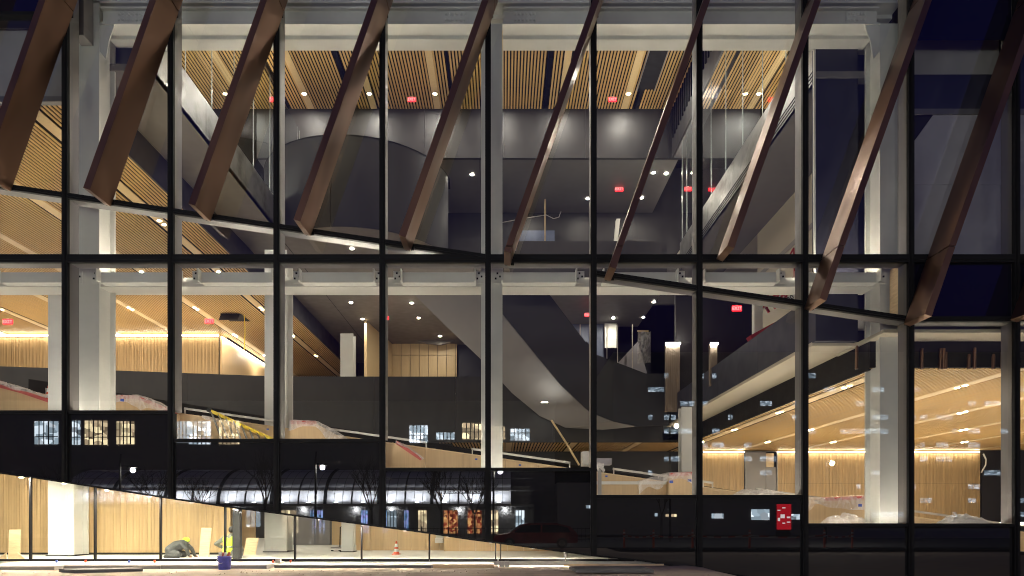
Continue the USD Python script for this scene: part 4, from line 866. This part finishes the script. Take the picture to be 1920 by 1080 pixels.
part(p1, 'body', body([((A(-.22, .0, .24), .17), (A(-.08, .08, .36), .175)), ((A(-.08, .08, .36), .175), (A(.10, .16, .42), .15)),
    ((A(.10, .16, .42), .12), (A(.17, .22, .47), .07)), ((A(-.24, -.02, .18), .13), (A(.08, -.10, .11), .10)), ((A(-.22, .10, .18), .13), (A(.10, .22, .11), .10)),
    ((A(.08, -.10, .10), .095), (A(-.26, -.10, .07), .07)), ((A(.10, .22, .10), .095), (A(-.24, .24, .07), .07)), ((A(-.26, -.1, .06), .055), (A(-.34, -.1, .05), .05)),
    ((A(.12, .06, .42), .085), (A(.27, .02, .28), .065)), ((A(.27, .02, .28), .062), (A(.29, .12, .10), .048)), ((A(.14, .26, .42), .085), (A(.30, .30, .28), .065)), ((A(.30, .30, .28), .062), (A(.36, .38, .08), .048))]), 'cloth_grey', smooth=True)
part(p1, 'head', head(A(.17, .28, .50)), 'skin', smooth=True)
part(p1, 'cap', tm(trimesh.creation.icosphere(3, .118).apply_transform(np.diag([.9, 1.05, .78, 1])).apply_translation(A(.155, .25, .555))), 'hivis', smooth=True)
part(p1, 'hand', hand(A(.29, .14, .08), (.2, .5, -.5), 1), 'skin', smooth=True); part(p1, 'hand', hand(A(.36, .40, .07), (.2, .5, -.4), -1), 'skin', smooth=True)
bx2 = X(429, YP); o2 = np.array([bx2, YP, 0.0]); B = lambda x, y, z: o2 + 1.1 * np.array([x, y, z])
p2 = thing('person', 'person in lime safety vest over grey hoodie kneeling behind the blue bucket', 'person', o2)
part(p2, 'body', body([((B(-.02, 0, .20), .165), (B(.0, .05, .38), .16)), ((B(0, .05, .38), .16), (B(-.15, .08, .56), .085)), ((B(0, .05, .38), .16), (B(.15, .08, .56), .085)), ((B(-.15, .08, .56), .085), (B(.15, .08, .56), .085)),
    ((B(0, .09, .58), .07), (B(.02, .14, .68), .055)), ((B(-.17, .08, .55), .075), (B(-.37, .02, .40), .06)), ((B(-.37, .02, .40), .06), (B(-.25, .24, .27), .047)), ((B(.17, .08, .55), .075), (B(.30, .08, .32), .06)), ((B(.30, .08, .32), .06), (B(.27, .30, .20), .047)),
    ((B(-.09, 0, .16), .125), (B(-.20, .36, .12), .09)), ((B(.09, 0, .16), .125), (B(.20, .36, .12), .09)), ((B(-.2, .36, .10), .085), (B(-.14, -.02, .07), .065)), ((B(.2, .36, .10), .085), (B(.14, -.02, .07), .065)), ((B(-.14, -.02, .06), .05), (B(-.14, -.12, .05), .045)), ((B(.14, -.02, .06), .05), (B(.14, -.12, .05), .045))]), 'cloth_light', smooth=True)
part(p2, 'vest', body([((B(-.02, -.01, .20), .178), (B(.0, .04, .38), .174)), ((B(0, .04, .38), .174), (B(-.12, .07, .55), .095)), ((B(0, .04, .38), .174), (B(.12, .07, .55), .095))]), 'hivis', smooth=True)
part(p2, 'reflective_band', lathe([(.186, 0), (.188, .045)], B(-.01, .02, .30), 28), 'lavender_panel', smooth=True)
part(p2, 'head', head(B(.03, .17, .77)), 'skin', smooth=True)
part(p2, 'hair', tm(trimesh.creation.icosphere(3, .114).apply_transform(np.diag([.85, .95, 1.0, 1])).apply_translation(B(.03, .145, .80))), 'hair', smooth=True)
part(p2, 'hand', hand(B(-.24, .25, .27), (.6, .5, -.3), 1), 'skin', smooth=True); part(p2, 'hand', hand(B(.27, .31, .20), (-.2, .6, -.3), -1), 'skin', smooth=True)
solo('steel_post', box(X(436, 1.0), X(449, 1.0), 1.0, 1.2, 0, 3.0), 'dark_wall', 'dark steel post standing in front of the person with the lime vest', 'post')
def board(label, p0, p1, y0, y1, Y, lean=.12):
    a, b, z0, z1 = X(p0, Y), X(p1, Y), 0.0, Z(y0, Y)
    solo('plywood_sheet', hexa([[a, Y, z0], [b, Y, z0], [b, Y + .02, z0], [a, Y + .02, z0], [a + .02, Y + lean, z1], [b + .02, Y + lean, z1], [b + .02, Y + lean + .02, z1], [a + .02, Y + lean + .02, z1]]), 'plywood', label, 'plywood sheet', 'plywood sheets leaning in the lobby')
board('plywood sheet standing between triangular feet at the far left', 15, 37, 993, 1050, .75, .02)
board('narrow tall plywood sheet leaning right of the crouching person', 373, 392, 990, 1043, 2.2)
board('wide low plywood sheet leaning on the wall right of the kneeling person', 456, 479, 1009, 1032, 3.4, .25)
ft = thing('plywood_stand', 'two triangular plywood feet holding the leftmost sheet', 'stand', (X(26, .75), .75, 0))
part(ft, 'foot', ext([(X(-2, .7), .0), (X(16, .7), .0), (X(16, .7), .22)], .6, .63), 'plywood'); part(ft, 'foot', ext([(X(37, .7), .0), (X(53, .7), .0), (X(37, .7), .22)], .6, .63), 'plywood')
tr = thing('floor_trolley', 'small trolley with a bent handle on the lobby floor at the column', 'trolley', (X(628, 6), 6, 0))
part(tr, 'deck', box(X(621, 6), X(640, 6), 5.9, 6.3, .10, .15), 'grey_panel'); part(tr, 'handle', tube([(X(636, 6), 6.1, .15), (X(637, 6), 6.1, .9), (X(640, 6), 6.1, .95)], .02, 8), 'black_metal')
for k in (0, 1): part(tr, 'wheel', lathe([(.05, 0), (.05, .04)], (X(623 + 14*k, 6), 6.0, .0), 12), 'rubber')
# blue bucket
mat('bucket_blue', (0.055, 0.06, 0.33), 0.45, var=0.35, scale=(14, 14, 10), detail=7)
mat('dried_mortar', (0.50, 0.47, 0.42), 0.8)
bk = thing('bucket', 'blue plastic bucket with red packaging inside standing before the paving', 'bucket', (X(421, -1.62), -1.62, -.13))
bc = (X(421, -1.62), -1.62, -.135)
part(bk, 'pail', lathe([(.145, 0), (.150, .02), (.172, .34), (.182, .345), (.182, .37), (.172, .375), (.165, .37), (.160, .3)], bc, 32), 'bucket_blue', smooth=30)
part(bk, 'rim', lathe([(.186, .30), (.188, .31), (.186, .32)], bc, 32), 'bucket_blue')
part(bk, 'handle', tube([(bc[0] - .175, bc[1] - .02, bc[2] + .3), (bc[0] - .17, bc[1] - .12, bc[2] + .24), (bc[0] - .05, bc[1] - .19, bc[2] + .18), (bc[0] + .02, bc[1] - .19, bc[2] + .2)], .006, 6), 'dried_mortar')
for k in range(4):
    c = np.array([bc[0] - .09 + .055*k, bc[1] - .03 + .03*(k % 2), bc[2] + .36]); part(bk, 'red_package', bar(c, c + np.array([.03*(k - 1), .02, .11]), .055, .04, (0, 1, 0)), 'red_foam' if k % 2 else 'white_band')
# loose slabs, timbers and blocks on the ground
mat('stone', (0.14, 0.135, 0.125), 0.7, var=0.25, scale=(3, 3, 3), bump=0.2)
def lying(name, label, cat, pts, Y, th, z, m):
    solo(name, ext([(X(p, y_), y_) for p, y_ in pts], z, z + th, 'z'), m, label, cat)
lying('stone_slab', 'large flat stone slab lying on the dirt at right of the paving', 'stone slab', [(1067, -1.75), (1203, -1.7), (1226, -3.0), (1080, -3.0)], 0, .07, -.10, 'stone')
lying('stone_slab', 'dark stone slab at the bottom left below the oak wall bays', 'stone slab', [(110, -2.5), (255, -2.0), (268, -2.3), (140, -2.9)], 0, .08, -.12, 'stone')
lying('timber', 'thick pale timber at the foot of the right paving', 'timber', [(812, -1.02), (927, -1.02), (927, -.98), (812, -.98)], 0, .1, -.13, 'oak_light')
lying('timber', 'long thin grey board along the paving edge left of the thick timber', 'timber', [(515, -1.04), (808, -1.04), (808, -.99), (515, -.99)], 0, .07, -.13, 'stone')
lying('timber', 'long board lying behind the large stone slab', 'timber', [(1056, -.5), (1245, -.4), (1245, -.5), (1056, -.6)], 0, .05, -.1, 'plywood')
for k, (p, y_) in enumerate(((516, -.2), (936, -.75), (946, -.7))):
    solo('block', box(X(p, y_), X(p + 9, y_), y_, y_ + .14, -.04 if k == 0 else -.13, .07 if k == 0 else .04), 'dried_mortar', ['small grey block on the paving right of the bucket', 'left small white block at the end of the paving', 'right small white block at the end of the paving'][k], 'block')
for k, (p, m, w) in enumerate(((104, 'blue_tape', 'blue marker on the paving below the first lobby column'), (158, 'orange_plastic', 'red marker on the paving left of the crouching person'), (240, 'blue_tape', 'blue marker on the paving under the oak wall'), (288, 'orange_plastic', 'red marker close to the post left of the crouching person'), (510, 'orange_plastic', 'red marker at the paving corner right of the bucket'), (543, 'orange_plastic', 'red marker under the lobby doors'))):
    solo('marker', box(X(p, -.3), X(p, -.3) + .05, -.3, -.27, -.03, .05), m, w, 'marker')
rng = np.random.default_rng(3)
def crumbs(n):
    ms = []
    for _ in range(n):
        x, y = rng.uniform(-14, 5), rng.uniform(-3.5, -1.3); r = rng.uniform(.006, .022)
        t = trimesh.creation.icosphere(0, r); ms.append((np.array(t.vertices) * [1, 1, .6] + [x, y, -.122], t.faces))
    return join(ms)
solo('rubble', crumbs(160), 'dirt', 'scattered crumbs of earth and mortar on the bare ground', 'rubble', kind='stuff')

# ------------------------------------------------------------------ across the street (seen mirrored in the dark glass)
def RX(px, R): return X(px, R)
def RZ(py, R): return Z(py, R)
mat('barrel_skin', (0.68, 0.69, 0.73), 0.55, var=0.08, scale=(2.5, 2.5, .4))
mat('street_wall', (0.16, 0.155, 0.15), 0.7, var=0.1)
mat('dark_building', (0.22, 0.205, 0.19), 0.8, var=0.1)
mat('bark', (0.035, 0.028, 0.022), 0.8)
mat('car_red', (0.36, 0.012, 0.014), 0.25, 0.3)
mat('car_glass', (0.01, 0.01, 0.012), 0.05)
def litwin(name, c1, c2, s, scale):
    L[name] = usdkit.material(stage, f'/World/Looks/{name}', {'g': ('geometry', {}), 'mp': ('mapping', {'scale': scale}), 'v': ('voronoi_texture', {'scale': 1.0, 'metric': 'chebychev'}), 'r': ('rgb_ramp', {'ramp': [(0.1, c1), (0.45, c2), (0.8, tuple(q * .25 for q in c2)), (1.0, c1)]}), 'e': ('emission', {'strength': s})},
        [('g.position', 'mp.vector'), ('mp.vector', 'v.vector'), ('v.color', 'r.fac'), ('r.color', 'e.color')], surface='e.emission')
litwin('window_white', (.9, 1.0, 1.1), (.28, .36, .42), 1.3, (1.1, 1.1, 1.4)); litwin('window_warm', (1.0, .85, .5), (.42, .32, .2), 1.3, (1.3, 1.3, 1.6)); litwin('window_red', (1.0, .55, .2), (.35, .06, .03), .7, (4, 4, 4)); litwin('window_blue', (.3, .5, 1.1), (.05, .15, .5), 1.3, (3, 3, 3)); litwin('window_office', (.8, .95, 1.1), (.22, .3, .38), .55, (1.6, 1.6, 4)); litwin('poster', (.5, .4, 1.0), (.25, .5, .9), .9, (5, 5, 5))
emit('street_lamp_bulb', (1.0, 0.95, 0.82), 170.0); emit('wall_lamp', (0.92, 0.96, 1.0), 600.0); emit('sconce_lamp', (0.92, 0.96, 1.0), 130.0); emit('red_board', (1.0, 0.02, 0.04), .3); emit('board_white', (1, .9, .9), .6)
RB = 44.0
bb = thing('market_hall', 'white barrel fronted hall with uplit curved panels across the street', 'building', (-18, -RB, -.65))
px_ribs = list(range(110, 1010, 50))
def bar_pt(t): return (-RB - 6.5 * (1 - math.cos(t)), RZ(945, RB) + 3.6 * math.sin(t))
for k, (a, b) in enumerate(zip(px_ribs[:-1], px_ribs[1:])):
    xa, xb = RX(a, RB), RX(b, RB)
    for q in range(3):
        qa = xa + .05 + (xb - xa - .1) * q / 3; qb = xa + .05 + (xb - xa - .1) * (q + 1) / 3 - .05
        part(bb, 'curved_panel', grid(lambda u, v: (qa + (qb - qa) * u, *bar_pt(v * 1.35)), [0, 1], np.linspace(0, 1, 12)), 'barrel_skin', smooth=True)
    if k % 2 == 0: part(bb, 'rib', tube([(xa, bar_pt(t)[0] + .12, bar_pt(t)[1]) for t in np.linspace(0, 1.35, 10)], .16, 6), 'black_metal')
    lx = (xa + xb) / 2; ul = part(bb, 'uplight', box(lx - .2, lx + .2, -RB + .90, -RB + 1.15, RZ(946, RB), RZ(946, RB) + .16), 'black_metal'); part(ul, 'lens', quad((lx - .15, -RB + .93, RZ(946, RB) + .165), (lx + .15, -RB + .93, RZ(946, RB) + .165), (lx + .15, -RB + 1.12, RZ(946, RB) + .165), (lx - .15, -RB + 1.12, RZ(946, RB) + .165)), 'wall_lamp')
x0, x1 = RX(110, RB), RX(1000, RB)
for t in (.35, .75, 1.1): part(bb, 'cross_band', box(x0, x1, bar_pt(t)[0] + .02, bar_pt(t)[0] + .10, bar_pt(t)[1] - .025, bar_pt(t)[1] + .025), 'street_wall')
part(bb, 'ledge', box(x0, x1, -RB - .3, -RB + 1.25, RZ(950, RB), RZ(946, RB)), 'street_wall')
part(bb, 'street_wall', box(x0, x1, -RB - .4, -RB - .1, -.65, RZ(950, RB)), 'street_wall')
part(bb, 'rear_block', box(x0, x1, -RB - 14, -RB - 6.2, -.65, RZ(893, RB) - .6), 'dark_building')
for p, w, m in ((683, 12, 'poster'), (720, 10, 'poster'), (735, 16, 'window_white'), (762, 7, 'poster'), (792, 16, 'window_warm'), (845, 26, 'window_red'), (890, 26, 'window_red'), (927, 14, 'window_warm'), (975, 16, 'window_white'), (540, 30, 'window_warm'), (470, 26, 'window_white'), (600, 10, 'poster'), (585, 6, 'poster')):
    w_ = part(bb, 'shop_window', box(RX(p - w/2, RB), RX(p + w/2, RB), -RB - .1, -RB - .05, -.2 if m != 'window_white' else .4, RZ(957, RB)), m)
    for k in range(1, 3): part(w_, 'glazing_bar', box(RX(p - w/2 + w*k/3, RB) - .03, RX(p - w/2 + w*k/3, RB) + .03, -RB - .05, -RB - .01, -.2, RZ(957, RB)), 'black_metal')
for p in (668, 735, 862, 947, 570, 440):
    part(bb, 'wall_lamp', box(RX(p, RB) - .06, RX(p, RB) + .06, -RB + .10, -RB + .2, RZ(957, RB), RZ(957, RB) + .1), 'sconce_lamp')
part(bb, 'sign_rail', box(RX(832, RB), RX(920, RB), -RB + .9, -RB + .96, RZ(925, RB) - .06, RZ(925, RB)), 'black_metal')
tx = meshkit.text_mesh('STARBUCKS COFFEE', .32, .03, bold=True); v = np.array(tx.vertices); sc_ = (RX(918, RB) - RX(834, RB)) / (v[:, 0].max() - v[:, 0].min())
part(bb, 'sign_letters', (np.stack([RX(918, RB) - v[:, 0]*sc_, -RB + .9 + v[:, 2], RZ(925, RB) + v[:, 1]], 1), np.array(tx.faces)), 'black_metal')
# dark block with lit windows behind the hall
RD = 62.0
db = thing('brick_block', 'dark flat block with a row of lit windows behind the barrel hall', 'building', (-30, -RD, -.65))
part(db, 'wall', box(RX(-500, RD), RX(1040, RD), -RD - 15, -RD, -.65, RZ(760, RD)), 'dark_building'); part(db, 'parapet', box(RX(-500, RD) - .2, RX(1040, RD) + .2, -RD - 15.2, -RD + .2, RZ(760, RD), RZ(752, RD)), 'dark_building')
for p, w, q0, q1, m in ((88, 44, 790, 833, 'window_white'), (138, 27, 789, 834, 'window_white'), (181, 42, 789, 834, 'window_warm'), (236, 33, 790, 833, 'window_warm'), (340, 32, 790, 830, 'window_white'), (375, 40, 790, 833, 'window_white'), (430, 38, 788, 833, 'window_warm'), (785, 34, 798, 830, 'window_white'), (835, 34, 811, 824, 'window_white'), (886, 38, 793, 824, 'window_warm'), (934, 26, 800, 824, 'window_warm'), (975, 36, 804, 826, 'window_white'), (-40, 60, 790, 833, 'window_white')):
    w_ = part(db, 'window', box(RX(p - w/2, RD), RX(p + w/2, RD), -RD, -RD + .06, RZ(q1, RD), RZ(q0, RD)), m)
    for k in range(1, 5): part(w_, 'glazing_bar', box(RX(p - w/2 + w*k/5, RD) - .05, RX(p - w/2 + w*k/5, RD) + .05, -RD + .06, -RD + .12, RZ(q1, RD), RZ(q0, RD)), 'black_metal')
    part(w_, 'glazing_bar', box(RX(p - w/2, RD), RX(p + w/2, RD), -RD + .06, -RD + .11, RZ(q1 - 14, RD) - .05, RZ(q1 - 14, RD) + .05), 'black_metal')
# office tower far away on the right
RT = 125.0
tw = thing('office_tower', 'tall dark office tower with scattered lit windows at right across the street', 'building', (60, -RT, -.65))
part(tw, 'wall', box(RX(1150, RT), RX(2100, RT), -RT - 30, -RT, -.65, RZ(660, RT)), 'dark_building')
for r in range(12):
    py = 700 + 26*r
    if py > 960: break
    for c in range(30):
        p = 1185 + 30*c
        if rnd.random() < (.24 if r > 2 else .17) and p < 2080:
            w = rnd.choice((8, 14, 22, 30)); part(tw, 'window', box(RX(p, RT), RX(p + w, RT), -RT, -RT + .1, RZ(py + 9, RT), RZ(py, RT)), 'window_office')
lb = thing('low_block', 'low dark block with bluish lit windows right of the hall across the street', 'building', (9, -58, -.65))
part(lb, 'wall', box(RX(1045, 58), RX(1600, 58), -66, -58, -.65, RZ(905, 58)), 'dark_building')
for p, w, q0, q1, m in ((1019, 12, 935, 958, 'window_warm'), (1108, 18, 947, 953, 'window_white'), (1230, 5, 962, 968, 'window_white'), (1258, 20, 964, 969, 'window_warm'), (1345, 22, 963, 972, 'window_white'), (1425, 34, 955, 975, 'window_white'), (1495, 26, 964, 974, 'window_white')):
    if p > 1040: part(lb, 'window', box(RX(p - w/2, 58), RX(p + w/2, 58), -58, -57.95, RZ(q1, 58), RZ(q0, 58)), m)
kb = thing('lit_board', 'red lit advertising column with white notices across the street', 'advertising board', (RX(1470, 50), -50, -.65))
part(kb, 'board', box(RX(1458, 50), RX(1483, 50), -50.3, -50, RZ(993, 50), RZ(945, 50)), 'red_board'); part(kb, 'frame', box(RX(1457, 50), RX(1484, 50), -50.4, -50.3, -.65, RZ(944, 50)), 'black_metal')
for p, q, w, h in ((1469, 952, 6, 2), (1460, 957, 5, 2), (1467, 968, 8, 7), (1478, 970, 6, 3), (1460, 974, 4, 6), (1478, 979, 6, 2), (1469, 981, 5, 2)): part(kb, 'notice', box(RX(p - w/2, 50), RX(p + w/2, 50), -50, -49.97, RZ(q + h/2, 50), RZ(q - h/2, 50)), 'board_white')
# street lamps
def lamp_post(p, q, R, label, arm=.5):
    x, z = RX(p, R), RZ(q, R); t = thing('street_lamp', label, 'street lamp', (x, -R, -.65), group='street lamps across the street')
    part(t, 'pole', tube([(x - arm, -R, -.65), (x - arm, -R, z + .6), (x - arm + .05, -R, z + 1.2)], [.09, .07, .05], 8), 'black_metal'); part(t, 'arm', bar((x - arm, -R, z + .35), (x, -R, z + .35), .06, .06), 'black_metal')
    part(t, 'head', box(x - .35, x + .35, -R - .18, -R + .18, z + .22, z + .34), 'black_metal'); part(t, 'bulb', tm(trimesh.creation.icosphere(2, .16).apply_translation((x, -R, z + .05))), 'street_lamp_bulb', smooth=True)
lamp_post(250, 883, 29, 'street lamp with greenish white light left of the barrel hall', .9); lamp_post(605, 878, 30, 'street lamp in front of the middle of the barrel hall'); lamp_post(938, 886, 31, 'street lamp near the right end of the barrel hall'); lamp_post(1560, 870, 30, 'street lamp at right before the office tower'); lamp_post(1268, 800, 34, 'taller street lamp between the hall and the red board')
# bare trees
def bare_tree(p, R, h, label, seed):
    r = random.Random(seed); x = RX(p, R); t = thing('bare_tree', label, 'tree', (x, -R, -.65), group='bare trees along the street'); ms = []
    def grow(a, d, l, w, k):
        b = a + d*l; m_ = (a + b)/2 + np.array([r.uniform(-.05, .05), r.uniform(-.05, .05), 0])*l; ms.append(tube([a, m_, b], [w, w*.85, w*.65], 5))
        if k == 0: return
        for _ in range(3 if k > 1 else 2):
            q = d + np.array([r.uniform(-.6, .6), r.uniform(-.6, .6), r.uniform(-.05, .5)]); q /= np.linalg.norm(q); grow(a + (b - a)*r.uniform(.6, 1), q, l*r.uniform(.6, .8), w*.6, k - 1)
    b0 = np.array([x, -R, -.65]); top = b0 + np.array([0, 0, h*.35]); part(t, 'trunk', tube([b0, (b0 + top)/2, top], [h*.022, h*.018, h*.015], 8), 'bark')
    for _ in range(4):
        d = np.array([r.uniform(-.45, .45), r.uniform(-.45, .45), 1.0]); grow(top, d/np.linalg.norm(d), h*.25, h*.010, 4)
    part(t, 'crown', join(ms), 'bark')
for k, (p, R, h) in enumerate(((290, 37, 6.5), (372, 36, 5.5), (497, 36, 7.5), (697, 37, 7.0), (828, 34, 6.4), (890, 38, 6.0), (1240, 40, 6), (120, 37, 7))):
    bare_tree(p, R, h, 'bare street tree ' + ['left of the barrel hall front', 'before the left barrel panels', 'tall and dense before the third barrel rib', 'before the purple posters of the hall', 'wide and nearest, before the shop sign', 'slim beside the shop sign', 'standing alone right of the hall', 'at the far left before the lit windows'][k], 40 + k)
fe = thing('street_fence', 'low black metal fence along the far pavement', 'fence', (-15, -33, -.65)); x0, x1 = RX(600, 33), RX(1110, 33)
part(fe, 'rail', box(x0, x1, -33.02, -32.98, .40, .45), 'black_metal'); part(fe, 'rail', box(x0, x1, -33.02, -32.98, -.45, -.40), 'black_metal')
for k in range(9): part(fe, 'post', box(x0 + (x1-x0)*k/8 - .04, x0 + (x1-x0)*k/8 + .04, -33.05, -32.95, -.65, .6), 'black_metal')
part(fe, 'bars', join([box(x0 + .3*k, x0 + .3*k + .025, -33.01, -32.99, -.6, .5) for k in range(int((x1-x0)/.3))]), 'black_metal', kind='stuff')
# red car parked beside the camera
RC = 23.0; cr_ = thing('parked_car', 'dark red parked car beside the kerb, seen from its side', 'car', (RX(1015, RC), -RC, -.62))
xo, zo = RX(925, RC), -.62
prof = [(0.05, .35), (0.02, .62), (.15, .80), (1.05, .95), (1.75, 1.46), (2.2, 1.56), (3.9, 1.55), (4.7, 1.35), (5.1, .98), (5.2, .6), (5.15, .33), (.2, .3)]
def slab(pr, y0, y1, m, nm): return part(cr_, nm, ext(Polygon([(xo + a, zo + b) for a, b in pr]).buffer(-.05).buffer(.05), y0, y1), m)
slab(prof, -RC - .85, -RC + .85, 'car_red', 'body')
slab([(1.22, .98), (1.80, 1.40), (2.9, 1.46), (2.9, .98)], -RC + .86, -RC + .87, 'car_glass', 'side_window'); slab([(3.0, .98), (3.0, 1.46), (3.9, 1.45), (4.55, 1.28), (4.75, .98)], -RC + .86, -RC + .87, 'car_glass', 'side_window')
part(cr_, 'windscreen', hexa([[xo + 1.03, -RC - .7, zo + .97], [xo + 1.72, -RC - .65, zo + 1.46], [xo + 1.72, -RC + .65, zo + 1.46], [xo + 1.03, -RC + .7, zo + .97], [xo + 1.01, -RC - .7, zo + .99], [xo + 1.70, -RC - .65, zo + 1.48], [xo + 1.70, -RC + .65, zo + 1.48], [xo + 1.01, -RC + .7, zo + .99]]), 'car_glass')
for wx in (1.0, 4.2):
    w = lathe([(.2, 0), (.33, .0), (.33, .2), (.2, .2)], n=24); part(cr_, 'wheel', (np.stack([xo + wx + w[0][:, 0], -RC + .70 + w[0][:, 2], zo + .33 + w[0][:, 1]], 1), w[1]), 'rubber'); w = lathe([(.2, 0), (.2, .03)], n=16); part(cr_, 'rim', (np.stack([xo + wx + w[0][:, 0], -RC + .88 + w[0][:, 2], zo + .33 + w[0][:, 1]], 1), w[1]), 'brushed_metal')
# orange channelizer posts with tape
pw = []
for k, (p, R) in enumerate(((1170, 21.2), (1225, 21), (1298, 21.3), (1405, 20.9), (1545, 21.2), (1597, 20.9))):
    x = RX(p, R); pw.append((x, -R)); t = thing('channelizer_post', ['orange post nearest the red car', 'orange post second right of the red car', 'orange post with wide black foot below the diagonal bay', 'orange post under the red lit board', 'orange post left of the right white column reflection', 'orange post farthest right'][k], 'traffic post', (x, -R, -.63), group='orange traffic posts on the street')
    part(t, 'foot', lathe([(.28, 0), (.26, .05), (.08, .08)], (x, -R, -.63), 20), 'rubber'); part(t, 'tube', lathe([(.07, .06), (.055, 1.1), (.03, 1.2)], (x, -R, -.63), 16), 'orange_plastic', smooth=30)
    for h in (.75, .95): part(t, 'band', lathe([(.066, h), (.064, h + .1)], (x, -R, -.63), 16), 'white_band')
for k, (a, b) in enumerate(zip(pw[:-1], pw[1:])):
    t = thing('barrier_tape', 'striped tape between ' + ['the two posts nearest the red car', 'the second and third post', 'the post with the wide foot and the next one', 'the posts around the bay with the red board', 'the last two posts at right'][k], 'barrier tape', (a[0], a[1], .2), group='striped tape between the traffic posts')
    for q in range(8):
        f0, f1 = q/8, (q + 1)/8; part(t, 'stripe', bar((a[0] + (b[0]-a[0])*f0, a[1] + (b[1]-a[1])*f0, .22 - .12*math.sin(math.pi*f0)), (a[0] + (b[0]-a[0])*f1, a[1] + (b[1]-a[1])*f1, .22 - .12*math.sin(math.pi*f1)), .004, .07), 'orange_plastic' if q % 2 else 'white_band')
